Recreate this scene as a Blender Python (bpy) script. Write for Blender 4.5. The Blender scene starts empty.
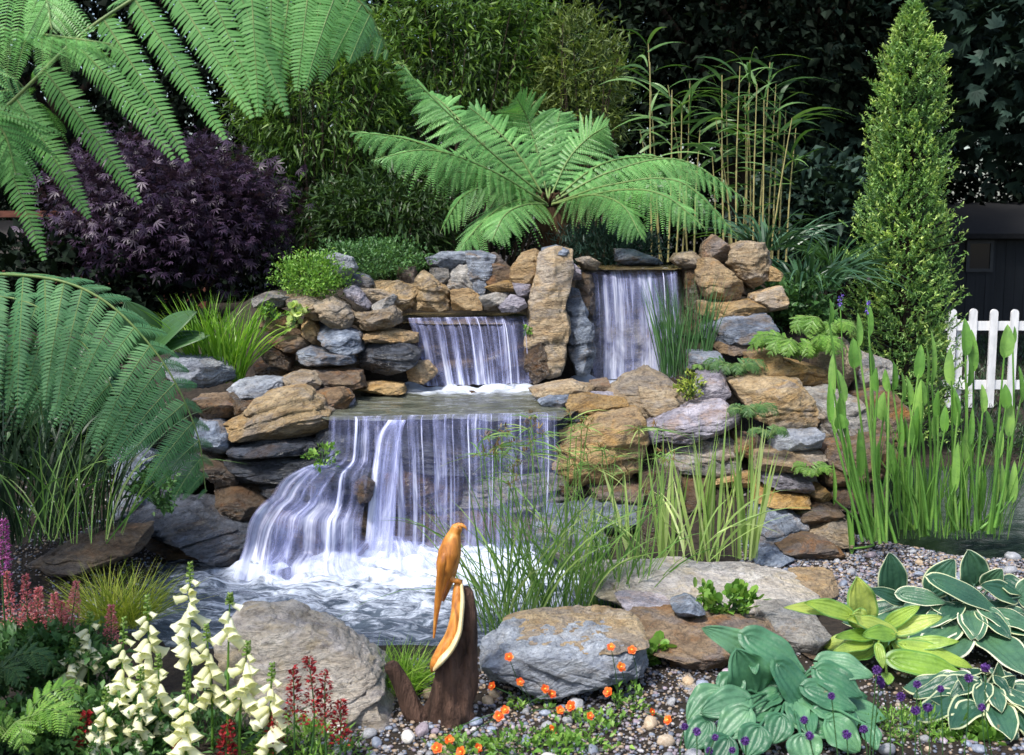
import bpy, math
import numpy as np
from math import radians, sin, cos, pi
from mathutils import Vector

SC = bpy.context.scene
COL = SC.collection
RNG = np.random.default_rng(7)

# ---------------------------------------------------------------- camera
CAM_H, PITCH, FPX = 1.7, radians(7.5), 1200.0
cam_d = bpy.data.cameras.new('camera')
cam_d.sensor_width = 36.0
cam_d.lens = 36.0 * FPX / 1024.0
cam_d.clip_start, cam_d.clip_end = 0.05, 400.0
cam_d.dof.use_dof = True
cam_d.dof.focus_distance = 6.2
cam_d.dof.aperture_fstop = 6.3
cam = bpy.data.objects.new('camera', cam_d)
cam.location = (0, 0, CAM_H)
cam.rotation_euler = (radians(90) - PITCH, 0, 0)
COL.objects.link(cam)
SC.camera = cam

# ---------------------------------------------------------------- light
SUN_EL, SUN_AZ = radians(58), radians(-38)     # azimuth from -Y (behind the camera) towards the left
w = bpy.data.worlds.new('World'); SC.world = w; w.use_nodes = True
nt = w.node_tree; nt.nodes.clear()
sky = nt.nodes.new('ShaderNodeTexSky'); sky.sky_type = 'NISHITA'; sky.sun_disc = False
sky.sun_elevation = SUN_EL; sky.sun_rotation = radians(180) + 0.66
sky.air_density = 1.0; sky.dust_density = 2.5
bg = nt.nodes.new('ShaderNodeBackground'); bg.inputs['Strength'].default_value = 0.12
out = nt.nodes.new('ShaderNodeOutputWorld')
nt.links.new(sky.outputs[0], bg.inputs[0]); nt.links.new(bg.outputs[0], out.inputs[0])
sd = bpy.data.lights.new('sun', 'SUN'); sd.energy = 2.4; sd.angle = radians(9); sd.color = (1.0, 0.965, 0.9)
sun = bpy.data.objects.new('sun', sd); COL.objects.link(sun)
_d = Vector((sin(SUN_AZ) * cos(SUN_EL), -cos(SUN_AZ) * cos(SUN_EL), sin(SUN_EL)))
sun.rotation_euler = _d.to_track_quat('Z', 'Y').to_euler()
SC.view_settings.view_transform = 'Standard'
SC.view_settings.look = 'None'
SC.view_settings.gamma = 1.0
SC.view_settings.exposure = 1.15
SC.cycles.max_bounces = 6
SC.cycles.transparent_max_bounces = 24

# ---------------------------------------------------------------- helpers
def at(px, py, Y):
    """world point seen at pixel (px,py) of the photograph, on the vertical plane y=Y"""
    cx = (px - 512.0) / FPX; cy = (377.5 - py) / FPX
    dy = cos(PITCH) + cy * sin(PITCH); dz = -sin(PITCH) + cy * cos(PITCH)
    t = Y / dy
    return np.array([cx * t, Y, CAM_H + dz * t])

def atz(px, py, Z):
    cx = (px - 512.0) / FPX; cy = (377.5 - py) / FPX
    dy = cos(PITCH) + cy * sin(PITCH); dz = -sin(PITCH) + cy * cos(PITCH)
    t = (Z - CAM_H) / dz
    return np.array([cx * t, dy * t, Z])

CROP = {0: (0, 0, 1.0), 1: (240, 230, 3.938), 2: (480, 230, 3.938), 3: (690, 230, 3.021), 4: (120, 350, 3.596),
        5: (380, 360, 3.147), 6: (640, 380, 3.431), 7: (764, 400, 3.777), 8: (0, 480, 2.746), 9: (350, 500, 2.96),
        10: (560, 540, 3.511), 11: (764, 540, 3.512), 12: (200, 500, 3.657)}
def cp(c, x, y):
    ox, oy, s = CROP[c]; return ox + x / s, oy + y / s

_perm = np.random.default_rng(3).permutation(512)
_perm = np.concatenate([_perm, _perm, _perm])
_grad = np.random.default_rng(4).normal(size=(512, 3)); _grad /= np.linalg.norm(_grad, axis=1)[:, None]
def noise(P):
    P = np.asarray(P, float); I = np.floor(P).astype(int); f = P - I; I &= 511
    u = f * f * f * (f * (f * 6 - 15) + 10); r = np.zeros(len(P))
    for a in (0, 1):
        for b in (0, 1):
            for c in (0, 1):
                h = _perm[_perm[_perm[(I[:, 0] + a) & 511] + ((I[:, 1] + b) & 511)] + ((I[:, 2] + c) & 511)]
                g = (_grad[h] * (f - [a, b, c])).sum(1)
                wgt = (u[:, 0] if a else 1 - u[:, 0]) * (u[:, 1] if b else 1 - u[:, 1]) * (u[:, 2] if c else 1 - u[:, 2])
                r += g * wgt
    return r * 1.6
def fbm(P, o=3):
    r = 0; a = 1.0
    for i in range(o):
        r = r + a * noise(np.asarray(P) * 2 ** i + 17.3 * i); a *= .5
    return r

def unit(v):
    v = np.asarray(v, float); n = np.linalg.norm(v, axis=-1, keepdims=True); return v / np.maximum(n, 1e-9)

class MB:
    """collects geometry for ONE mesh object"""
    def __init__(s): s.V = []; s.F = []; s.A = []; s.n = 0
    def add(s, V, F, mi=0, r=0.5, u=0.0, v=0.0, smooth=True):
        V = np.asarray(V, float).reshape(-1, 3); F = np.asarray(F, int); k = len(V)
        s.V.append(V); s.F.append((F + s.n, mi, smooth))
        s.A.append(np.stack([np.broadcast_to(np.asarray(q, float), (k,)) for q in (r, u, v)], 1)); s.n += k
    def inst(s, T, M, P, r=None, mi=0, smooth=True, u=None, v=None):
        """template T=(V,F) placed with matrices M (k,3,3; columns = axes) at P (k,3)"""
        TV, TF = T[0], T[1]; k, m = len(P), len(TV)
        V = np.einsum('kij,mj->kmi', M, TV) + P[:, None, :]
        F = (TF[None] + (np.arange(k) * m)[:, None, None]).reshape(-1, TF.shape[1])
        if r is None: r = RNG.random(k)
        s.add(V.reshape(-1, 3), F, mi, np.repeat(r, m), 0 if u is None else np.tile(u, k), 0 if v is None else np.tile(v, k), smooth)
    def mesh(s, name, mats, origin=(0, 0, 0)):
        me = bpy.data.meshes.new(name)
        V = np.concatenate(s.V) - np.asarray(origin)
        A = np.concatenate(s.A)
        idx = np.concatenate([f.ravel() for f, _, _ in s.F]).astype(np.int32)
        tot = np.concatenate([np.full(len(f), f.shape[1]) for f, _, _ in s.F]).astype(np.int32)
        st = np.concatenate([[0], np.cumsum(tot)[:-1]]).astype(np.int32)
        mi = np.concatenate([np.full(len(f), m) for f, m, _ in s.F]).astype(np.int32)
        sm = np.concatenate([np.full(len(f), q) for f, _, q in s.F]).astype(bool)
        me.vertices.add(len(V)); me.vertices.foreach_set('co', V.astype(np.float32).ravel())
        me.loops.add(len(idx)); me.loops.foreach_set('vertex_index', idx)
        me.polygons.add(len(tot)); me.polygons.foreach_set('loop_start', st)
        me.update(calc_edges=True)
        me.polygons.foreach_set('material_index', mi); me.polygons.foreach_set('use_smooth', sm)
        for j, nm in enumerate(('rnd', 'au', 'av')):
            a = me.attributes.new(nm, 'FLOAT', 'POINT'); a.data.foreach_set('value', A[:, j].astype(np.float32).copy())
        for m in mats: me.materials.append(m)
        me.validate()
        return me
    def obj(s, name, mats, parent=None, origin=None):
        if not isinstance(mats, (list, tuple)): mats = [mats]
        base = np.array(parent['_o']) if parent is not None and '_o' in parent else np.zeros(3)
        if parent is None and origin is not None: base = np.asarray(origin, float)
        o = bpy.data.objects.new(name, s.mesh(name, mats, base))
        COL.objects.link(o)
        if parent is not None: o.parent = parent
        else: o.location = base; o['_o'] = [float(q) for q in base]
        return o

def tag(o, label, cat, group=None, kind=None):
    if label: o['label'] = label
    if cat: o['category'] = cat
    if group: o['group'] = group
    if kind: o['kind'] = kind
    return o
def thing(name, loc, label, cat, group=None):
    o = bpy.data.objects.new(name, None); COL.objects.link(o); o.empty_display_size = .1
    o.location = [float(q) for q in loc]; o['_o'] = [float(q) for q in loc]
    return tag(o, label, cat, group)
def copy_tree(o, parent=None):
    c = o.copy(); COL.objects.link(c)
    if parent is not None: c.parent = parent
    for ch in list(o.children): copy_tree(ch, c)
    return c

def spline(P, n):
    """Catmull-Rom through the points P (k,d), n samples"""
    P = np.asarray(P, float); k = len(P)
    if k == 2: return P[0] + (P[1] - P[0]) * np.linspace(0, 1, n)[:, None]
    Q = np.vstack([2 * P[0] - P[1], P, 2 * P[-1] - P[-2]])
    t = np.linspace(0, k - 1 - 1e-9, n); i = t.astype(int); f = (t - i)[:, None]
    a, b, c, d = Q[i], Q[i + 1], Q[i + 2], Q[i + 3]
    return .5 * (2 * b + (c - a) * f + (2 * a - 5 * b + 4 * c - d) * f ** 2 + (3 * b - a - 3 * c + d) * f ** 3)

def grid_faces(nu, nv, wrap=False):
    i = np.arange(nu - 1)[:, None]; m = nv if wrap else nv - 1
    j = np.arange(m)[None]; a = i * nv + j; b = i * nv + (j + 1) % nv
    return np.stack([a, b, b + nv, a + nv], -1).reshape(-1, 4)

def tube(mb, P, R, sides=6, mi=0, r=.5, R2=None, axis=None, rough=0.0, cap=True):
    """swept tube along P with radii R (R2: radius along the second axis)"""
    P = np.asarray(P, float); n = len(P); R = np.broadcast_to(np.asarray(R, float), (n,))
    R2 = R if R2 is None else np.broadcast_to(np.asarray(R2, float), (n,))
    T = unit(np.gradient(P, axis=0)); ref = np.array([0, 1.0, 0]) if axis is None else np.asarray(axis, float)
    S = np.cross(T, ref); bad = np.linalg.norm(S, axis=1) < .05; S[bad] = np.cross(T[bad], [1, .1, .2]); S = unit(S); N = np.cross(S, T)
    a = np.arange(sides) / sides * 2 * pi
    V = P[:, None] + (S[:, None] * np.cos(a)[None, :, None]) * R[:, None, None] + (N[:, None] * np.sin(a)[None, :, None]) * R2[:, None, None]
    V = V.reshape(-1, 3)
    if rough:
        C = np.repeat(P, sides, 0); d = unit(V - C); V = V + d * (fbm(V / (np.max(R) * .8 + 1e-6) * [1, 1, .35], 3) * rough * np.repeat(R, sides))[:, None]
    F = grid_faces(n, sides, True)
    mb.add(V, F, mi, r)
    if cap:
        for k, rev in ((0, False), (n - 1, True)):
            c = P[k]; ring = V[k * sides:(k + 1) * sides]; f = np.array([[sides, (j + 1) % sides, j] if not rev else [sides, j, (j + 1) % sides] for j in range(sides)])
            mb.add(np.vstack([ring, c[None]]), f, mi, r)

def blades(mb, B, D, L, W, droop=.3, seg=7, mi=0, r=None, face=None, fold=0.0, pw=2.0):
    """k curved tapering blades: bases B, directions D, lengths L, widths W"""
    k = len(B); t = np.linspace(0, 1, seg); L = np.broadcast_to(L, (k,)); W = np.broadcast_to(W, (k,)); droop = np.broadcast_to(droop, (k,))
    D = unit(D); H = D * [1, 1, 0]; H = np.where(np.linalg.norm(H, axis=1, keepdims=True) < .03, unit(RNG.normal(size=(k, 3)) * [1, 1, 0]), unit(H))
    g = droop[:, None] * t[None] ** pw
    C = B[:, None] + (D[:, None] * t[None, :, None] + H[:, None] * (g * .8)[..., None] - np.array([0, 0, 1.]) * (g ** 1.5)[..., None] * .75) * L[:, None, None]
    S = unit(np.cross(D, [0, 0, 1.]) + RNG.normal(size=(k, 3)) * .5) if face is None else np.broadcast_to(face, (k, 3))
    wp = np.minimum(1, (1 - t) * 2.2 + .02) * np.minimum(1, .55 + t * 2)
    o = S[:, None] * (W[:, None] * wp[None] * .5)[..., None]
    V = np.stack([C - o, C + o], 2)          # k,seg,2,3
    F = np.array([[2 * i, 2 * i + 1, 2 * i + 3, 2 * i + 2] for i in range(seg - 1)])
    F = (F[None] + (np.arange(k) * seg * 2)[:, None, None]).reshape(-1, 4)
    if r is None: r = RNG.random(k)
    mb.add(V.reshape(-1, 3), F, mi, np.repeat(r, seg * 2), 0, np.tile(np.repeat(t, 2), k))

def rot_frames(Z, X=None, roll=None):
    """frames (columns X,Y,Z): Y = leaf direction given in Z arg; normal random-ish up"""
    Y = unit(Z); k = len(Y)
    N = np.array([0, 0, 1.]) + RNG.normal(size=(k, 3)) * .45 if X is None else X
    X_ = unit(np.cross(Y, N)); N = np.cross(X_, Y)
    return np.stack([X_, Y, N], -1)

# leaf templates: x = width, y = length (0..1), z = normal
def tpl_leaf(w=.3, fold=.12, droop=.15, pos=.4):
    V = np.array([[0, 0, 0], [-w / 2, pos, fold * w], [0, pos, 0], [w / 2, pos, fold * w], [0, 1, -droop]], float)
    V[:, 2] -= V[:, 1] ** 2 * 0
    return V, np.array([[0, 2, 1], [0, 3, 2], [1, 2, 4], [2, 3, 4]])
T_LANCE = tpl_leaf(.2, .25, .12, .35)
T_OVAL = tpl_leaf(.55, .3, .1, .5)
T_PINN = (np.array([[-.5, 0, 0], [.5, 0, 0], [.42, .6, .02], [-.42, .6, .02], [0, 1, -.06]], float) * [.36, 1, 1], None)
def tri_fix():
    V = T_PINN[0]; return (V, np.array([[0, 1, 2], [0, 2, 3], [3, 2, 4]]))
T_PINN = tri_fix()
def tpl_round(w=.8, n=7):
    a = np.linspace(-.5 * pi, 1.5 * pi, n, endpoint=False)
    V = np.vstack([[0, .5, -.06], np.stack([np.cos(a) * w / 2, .5 + .5 * np.sin(a), .05 * np.abs(np.cos(a))], 1)])
    F = np.array([[0, 1 + i, 1 + (i + 1) % n] for i in range(n)]); return V, F
T_ROUND = tpl_round()
def tpl_palm(n=5, w=.16, spread=2.4):
    V = []; F = []
    for i in range(n):
        a = (i / (n - 1) - .5) * spread; L = 1 - .35 * abs(a) / 1.2
        d = np.array([sin(a), cos(a), 0]); s = np.array([cos(a), -sin(a), 0]); k = len(V)
        V += [[0, 0, 0], list(d * L * .5 - s * w / 2), list(d * L * .5 + s * w / 2), list(d * L + np.array([0, 0, -.12]))]
        F += [[k, k + 1, k + 2], [k + 1, k + 3, k + 2]]
    return np.array(V, float), np.array(F)
T_PALM = tpl_palm(); T_PALMW = tpl_palm(5, .34, 2.2)
T_NEEDLE = (np.array([[-.5, 0, 0], [.5, 0, 0], [.5, .7, 0], [-.5, .7, 0], [0, 1, .0]], float) * [.16, 1, 1], np.array([[0, 1, 2], [0, 2, 3], [3, 2, 4]]))

# ---------------------------------------------------------------- materials
def _mat(name):
    m = bpy.data.materials.new(name); m.use_nodes = True; n = m.node_tree; n.nodes.clear()
    o = n.nodes.new('ShaderNodeOutputMaterial'); return m, n, o
def N(n, t, **k):
    x = n.nodes.new(t)
    for a, b in k.items():
        if a in x.inputs.keys(): x.inputs[a].default_value = b
        else: setattr(x, a, b)
    return x
def ramp(n, src, stops, interp='LINEAR'):
    r = n.nodes.new('ShaderNodeValToRGB'); e = r.color_ramp.elements; r.color_ramp.interpolation = interp
    while len(e) > 1: e.remove(e[-1])
    e[0].position = stops[0][0]; e[0].color = (*stops[0][1], 1) if len(stops[0][1]) == 3 else stops[0][1]
    for p, c in stops[1:]:
        q = e.new(p); q.color = (*c, 1)
    n.links.new(src, r.inputs[0]); return r.outputs[0]
def mixc(n, f, a, b, mode='MIX'):
    x = n.nodes.new('ShaderNodeMix'); x.data_type = 'RGBA'; x.blend_type = mode
    for i, q in ((0, f), (6, a), (7, b)):
        if isinstance(q, (int, float)): x.inputs[i].default_value = q
        elif isinstance(q, tuple): x.inputs[i].default_value = (*q, 1)
        else: n.links.new(q, x.inputs[i])
    return x.outputs[2]
def mth(n, op, a, b=0.0, c=None):
    x = n.nodes.new('ShaderNodeMath'); x.operation = op
    for i, q in enumerate((a, b) if c is None else (a, b, c)):
        if isinstance(q, (int, float)): x.inputs[i].default_value = q
        else: n.links.new(q, x.inputs[i])
    return x.outputs[0]
def attr(n, name): return N(n, 'ShaderNodeAttribute', attribute_name=name).outputs['Fac']
def noise_n(n, vec, scale, detail=4, rough=.55, sc=(1, 1, 1), dist=0.0, off=None):
    mp = n.nodes.new('ShaderNodeMapping'); mp.inputs['Scale'].default_value = sc
    n.links.new(vec, mp.inputs[0])
    if off is not None: n.links.new(off, mp.inputs['Location'])
    t = N(n, 'ShaderNodeTexNoise', Scale=scale, Detail=detail, Roughness=rough, Distortion=dist)
    n.links.new(mp.outputs[0], t.inputs['Vector']); return t.outputs['Fac']

def leaf_mat(name, c1, c2, c3=None, tr=.3, rough=.45, spec=.35, pucker=0.0):
    m, n, o = _mat(name)
    col = ramp(n, attr(n, 'rnd'), [(0, c1), (.55, c2), (1, c3 or c2)])
    tc = N(n, 'ShaderNodeTexCoord').outputs['Object']
    nz = noise_n(n, tc, 3.0, 3)
    col = mixc(n, 1.0, col, ramp(n, nz, [(.3, (.72, .74, .72)), (.7, (1.2, 1.16, 1.0))]), 'MULTIPLY')
    b = N(n, 'ShaderNodeBsdfPrincipled', Roughness=rough); b.inputs['Specular IOR Level'].default_value = spec
    n.links.new(col, b.inputs['Base Color'])
    if pucker:
        pk = noise_n(n, tc, 55, 4, .6); sp = noise_n(n, tc, 14, 5, .7, (1, 1, 1), .5)
        bp = N(n, 'ShaderNodeBump', Strength=pucker, Distance=.006); n.links.new(pk, bp.inputs['Height']); n.links.new(bp.outputs[0], b.inputs['Normal'])
        col = mixc(n, 1.0, col, ramp(n, sp, [(.3, (.62, .68, .66)), (.5, (1, 1, 1)), (.72, (1.2, 1.15, .95))]), 'MULTIPLY')
        col = mixc(n, mth(n, 'MULTIPLY', ramp(n, noise_n(n, tc, 42, 3, .6), [(.70, (0, 0, 0)), (.74, (1, 1, 1))]), .7), col, (.16, .12, .06))
        n.links.new(col, b.inputs['Base Color'])
    t = n.nodes.new('ShaderNodeBsdfTranslucent')
    n.links.new(mixc(n, 1.0, col, (1.25, 1.3, .6), 'MULTIPLY'), t.inputs[0])
    mx = N(n, 'ShaderNodeMixShader'); mx.inputs[0].default_value = tr
    n.links.new(b.outputs[0], mx.inputs[1]); n.links.new(t.outputs[0], mx.inputs[2]); n.links.new(mx.outputs[0], o.inputs[0])
    return m

def rock_mat(name, cols, rough=.72, wet=0.0, strata=6.0, bump=.9, tilt=.12, rust=.55, contrast=1.0):
    """cols: dark, mid, light, stain, second stone tone"""
    m, n, o = _mat(name)
    tc = N(n, 'ShaderNodeTexCoord').outputs['Object']
    oi = N(n, 'ShaderNodeObjectInfo').outputs['Random']
    cb = n.nodes.new('ShaderNodeCombineXYZ')
    n.links.new(mth(n, 'MULTIPLY', oi, 37.0), cb.inputs[0]); n.links.new(mth(n, 'MULTIPLY', oi, 11.0), cb.inputs[1]); n.links.new(mth(n, 'MULTIPLY', oi, 71.0), cb.inputs[2])
    off = cb.outputs[0]
    rt = N(n, 'ShaderNodeVectorRotate'); rt.rotation_type = 'Y_AXIS'
    n.links.new(tc, rt.inputs['Vector']); n.links.new(mth(n, 'MULTIPLY_ADD', oi, .7, -.35 + tilt), rt.inputs['Angle'])
    v = rt.outputs[0]
    lay = noise_n(n, v, 2.6, 8, .7, (1, 1, strata), .18, off)
    med = noise_n(n, v, 9, 7, .75, (1, 1, 3.0), .25, off)
    fine = noise_n(n, v, 48, 6, .8, (1, 1, 1.6), .2, off)
    col = ramp(n, lay, [(.34, cols[0]), (.46, cols[1]), (.58, cols[2]), (.70, cols[1])])
    col2 = ramp(n, med, [(.34, cols[0]), (.5, cols[1]), (.66, cols[2])])
    col = mixc(n, .5, col, col2)
    t2 = noise_n(n, v, 3.4, 7, .7, (1, 1, 1.5), .8, off)
    col = mixc(n, mth(n, 'MULTIPLY', ramp(n, t2, [(.49, (0, 0, 0)), (.57, (1, 1, 1))]), .85), col, mixc(n, .5, cols[4], col2, 'MIX'))
    t1 = noise_n(n, v, 4.6, 6, .72, (1, 1, 2.2), .6, off)
    col = mixc(n, mth(n, 'MULTIPLY', ramp(n, t1, [(.52, (0, 0, 0)), (.64, (1, 1, 1))]), rust), col, cols[3])
    pit = ramp(n, fine, [(.34, (.35, .33, .32)), (.46, (.95, .95, .95)), (.66, (1.35, 1.32, 1.25))])
    col = mixc(n, .85, col, pit, 'MULTIPLY')
    vor = N(n, 'ShaderNodeTexVoronoi', Scale=5.5); vor.feature = 'DISTANCE_TO_EDGE'
    mp = n.nodes.new('ShaderNodeMapping'); mp.inputs['Scale'].default_value = (1, 1, 2.6); n.links.new(off, mp.inputs['Location'])
    wv = n.nodes.new('ShaderNodeVectorMath'); wv.operation = 'MULTIPLY_ADD'; nc = N(n, 'ShaderNodeTexNoise', Scale=7.0, Detail=4.0)
    n.links.new(v, nc.inputs['Vector']); n.links.new(nc.outputs['Color'], wv.inputs[0]); wv.inputs[1].default_value = (.22, .22, .22); n.links.new(v, wv.inputs[2])
    n.links.new(wv.outputs[0], mp.inputs[0]); n.links.new(mp.outputs[0], vor.inputs['Vector'])
    ck = ramp(n, vor.outputs['Distance'], [(0, (.25, .23, .2)), (.022, (.8, .8, .8)), (.05, (1, 1, 1))])
    crack = ramp(n, lay, [(.40, (1, 1, 1)), (.418, (.22, .2, .18)), (.436, (1, 1, 1)), (.53, (1, 1, 1)), (.545, (.3, .28, .25)), (.56, (1, 1, 1))])
    col = mixc(n, .28, col, ck, 'MULTIPLY'); col = mixc(n, .4, col, crack, 'MULTIPLY')
    tone = N(n, 'ShaderNodeHueSaturation'); n.links.new(mth(n, 'MULTIPLY_ADD', oi, .35, .85), tone.inputs['Saturation']); n.links.new(mth(n, 'MULTIPLY_ADD', mth(n, 'FRACT', mth(n, 'MULTIPLY', oi, 13.7)), .5, .85), tone.inputs['Value'])
    n.links.new(col, tone.inputs['Color']); col = tone.outputs[0]
    b = N(n, 'ShaderNodeBsdfPrincipled', Roughness=rough); b.inputs['Specular IOR Level'].default_value = .4 + wet * .4
    n.links.new(col, b.inputs['Base Color'])
    if wet: n.links.new(mth(n, 'MULTIPLY_ADD', med, .5, .05), b.inputs['Roughness'])
    else: n.links.new(mth(n, 'MULTIPLY_ADD', med, .5, rough - .3), b.inputs['Roughness'])
    h = mth(n, 'ADD', mth(n, 'MULTIPLY', lay, 1.3), mth(n, 'ADD', mth(n, 'MULTIPLY', med, .9), mth(n, 'MULTIPLY', fine, .3)))
    h = mth(n, 'ADD', h, mth(n, 'MULTIPLY', ramp(n, vor.outputs['Distance'], [(0, (0, 0, 0)), (.05, (1, 1, 1))]), .1))
    bp = N(n, 'ShaderNodeBump', Strength=bump, Distance=.07); n.links.new(h, bp.inputs['Height']); n.links.new(bp.outputs[0], b.inputs['Normal'])
    n.links.new(b.outputs[0], o.inputs[0]); return m

def plain_mat(name, c1, c2, rough=.6, scale=8, sc=(1, 1, 1), bump=.3, spec=.3, dist=.01, use_rnd=False):
    m, n, o = _mat(name); tc = N(n, 'ShaderNodeTexCoord').outputs['Object']
    nz = noise_n(n, tc, scale, 6, .65, sc, .3)
    col = ramp(n, nz, [(.3, c1), (.7, c2)])
    if use_rnd: col = mixc(n, 1.0, col, ramp(n, attr(n, 'rnd'), [(0, (.6, .6, .65)), (1, (1.35, 1.3, 1.2))]), 'MULTIPLY')
    b = N(n, 'ShaderNodeBsdfPrincipled', Roughness=rough); b.inputs['Specular IOR Level'].default_value = spec
    n.links.new(col, b.inputs['Base Color'])
    bp = N(n, 'ShaderNodeBump', Strength=bump, Distance=dist); n.links.new(nz, bp.inputs['Height']); n.links.new(bp.outputs[0], b.inputs['Normal'])
    n.links.new(b.outputs[0], o.inputs[0]); return m

ROCK = {
    'tan':   rock_mat('tan_sandstone',   [(.085, .06, .038), (.33, .24, .14), (.56, .46, .32), (.40, .26, .12), (.27, .27, .28)]),
    'gold':  rock_mat('golden_sandstone', [(.11, .07, .035), (.36, .24, .115), (.54, .41, .24), (.46, .27, .10), (.24, .20, .16)], rust=.55),
    'brown': rock_mat('brown_ironstone', [(.04, .026, .018), (.17, .115, .07), (.33, .25, .17), (.30, .14, .05), (.17, .17, .19)]),
    'blue':  rock_mat('blue_slate',      [(.04, .047, .062), (.17, .205, .27), (.44, .49, .58), (.30, .21, .12), (.10, .115, .15)], rough=.5),
    'grey':  rock_mat('grey_fieldstone', [(.06, .055, .05), (.25, .235, .215), (.47, .45, .42), (.34, .23, .12), (.19, .215, .25)]),
    'silver': rock_mat('silver_slate', [(.10, .11, .13), (.32, .35, .41), (.60, .64, .70), (.34, .27, .18), (.20, .22, .27)], rough=.5, rust=.3),
    'pale':  rock_mat('pale_limestone',  [(.20, .17, .14), (.50, .44, .37), (.74, .70, .65), (.56, .43, .20), (.50, .48, .52)], rough=.7, rust=.45),
    'dark':  rock_mat('wet_dark_slate',  [(.010, .011, .014), (.045, .052, .066), (.15, .17, .22), (.09, .055, .03), (.03, .033, .045)], wet=1.0, bump=1.0),
    'wet':   rock_mat('wet_brown_stone', [(.015, .011, .008), (.085, .055, .032), (.19, .135, .085), (.16, .07, .02), (.05, .052, .06)], wet=1.0),
    'lilac': rock_mat('lilac_slate',     [(.08, .07, .09), (.29, .27, .32), (.56, .53, .60), (.36, .24, .16), (.2, .2, .25)]),
}

# ---------------------------------------------------------------- rock builder
_cube_cache = {}
def cube_dirs(n):
    if n in _cube_cache: return _cube_cache[n]
    g = np.tan(np.linspace(-pi / 4, pi / 4, n)); V = []; F = []; k = 0
    for ax in range(3):
        for s in (-1, 1):
            A, B = np.meshgrid(g, g, indexing='ij'); P = np.zeros((n, n, 3))
            P[..., ax] = s; P[..., (ax + 1) % 3] = A * s; P[..., (ax + 2) % 3] = B
            V.append(P.reshape(-1, 3)); F.append(grid_faces(n, n) + k); k += n * n
    V = np.concatenate(V); F = np.concatenate(F)
    key = np.round(V, 5); _, first, inv = np.unique(key, axis=0, return_index=True, return_inverse=True)
    V = V[first]; F = inv.ravel()[F]
    _cube_cache[n] = (unit(V), F); return _cube_cache[n]

def rock_shape(poly, thick, seed=0, n=20, cuts=7, amp=.05, strata=.035, pw=3.2, lean=.18):
    """poly: (k,2) outline in x,z around 0; returns verts (x,y,z) centred"""
    rs = np.random.default_rng(seed); poly = np.asarray(poly, float)
    a = (poly[:, 0].max() - poly[:, 0].min()) / 2; b = (poly[:, 1].max() - poly[:, 1].min()) / 2
    Pn = poly / [a, b]
    D, F = cube_dirs(n)
    th = np.arctan2(D[:, 2], D[:, 0]); s = np.hypot(D[:, 0], D[:, 2]); dy = D[:, 1]
    k = 1 / (s ** pw + np.abs(dy) ** pw) ** (1 / pw)
    rr = s * k; yy = dy * k
    R = np.full(len(th), 1e-3); c, sn = np.cos(th), np.sin(th)
    m = len(Pn)
    for i in range(m):
        p, q = Pn[i], Pn[(i + 1) % m]; e = q - p
        den = c * e[1] - sn * e[0]; ok = np.abs(den) > 1e-9; den = np.where(ok, den, 1)
        t = (p[0] * e[1] - p[1] * e[0]) / den; uu = (p[0] * sn - p[1] * c) / den
        good = ok & (t > 0) & (uu > -1e-6) & (uu < 1 + 1e-6)
        R = np.where(good, np.maximum(R, t), R)
    P = np.stack([rr * R * c, yy, rr * R * sn], 1)
    # planar breaks
    cuts = cuts + 4
    for j in range(cuts):
        nv = unit(np.array([rs.normal() * .8, -abs(rs.normal()) - .45, rs.normal() * .7 + (.45 if j < 2 else 0)]))
        d = np.max(P @ nv) * rs.uniform(.68, .9)
        ex = np.maximum(P @ nv - d, 0); P = P - ex[:, None] * nv * .92
    P = P * [a, thick / 2, b]
    sz = (a + b) / 2
    nr = unit(P / np.array([a, thick / 2, b]) ** 1.0)
    q = P / sz + rs.uniform(0, 50, 3)
    ti = rs.uniform(-.35, .35)
    hz = (P[:, 2] * cos(ti) + P[:, 0] * sin(ti)) / max(.028, b * .22) + noise(q * 1.3) * 1.1 + 50
    fl = np.floor(hz); fr = hz - fl; tb = rs.uniform(-1, 1, 512)
    st = tb[fl.astype(int) % 512] * (1 - np.clip((fr - .78) / .22, 0, 1)) + tb[(fl.astype(int) + 1) % 512] * np.clip((fr - .78) / .22, 0, 1)
    st -= .9 * np.exp(-((fr - .82) / .07) ** 2)
    side = 1 - np.abs(nr[:, 2]) ** 2
    rid = 1 - np.abs(fbm(q * 2.2 + 9, 4)) * 2
    P = P + nr * ((fbm(q * 1.6, 5) * amp * sz) + (rid - .4) * amp * .7 * sz + st * strata * 1.7 * sz * side)[:, None]
    P[:, 1] += lean * P[:, 2]
    return P, F

ROCKS = []
def rock(c, s, Y, thick, kind, label, seed=None, n=22, cuts=6, amp=.05, strata=.035, pw=4.2, lean=.18, name='rock', cat='rock', group=None, mat=None):
    pts = [tuple(float(v) for v in q.split(',')) for q in s.split()]
    q0 = [cp(c, *q) for q in pts]; yb = max(q[1] for q in q0); yt = min(q[1] for q in q0); kf = .5 if yb > 600 else .25
    W = np.array([at(*q, Y + ((yb - q[1]) / (yb - yt) - .5) * thick * kf) for q in q0])
    ctr = np.array([(W[:, 0].min() + W[:, 0].max()) / 2, Y, (W[:, 2].min() + W[:, 2].max()) / 2])
    seed = len(ROCKS) * 13 + 5 if seed is None else seed
    P, F = rock_shape((W[:, [0, 2]] - ctr[[0, 2]]) * (1.05 if yb > 600 else 1.10), thick, seed, n, cuts, amp, strata, pw, lean)
    mb = MB(); mb.add(P + ctr, F, 0, RNG.random())
    org = (ctr[0], ctr[1], P[:, 2].min() + ctr[2])
    o = mb.obj(name, ROCK[kind] if mat is None else mat, origin=org)
    tag(o, label, cat, group); ROCKS.append(o); return o
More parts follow.
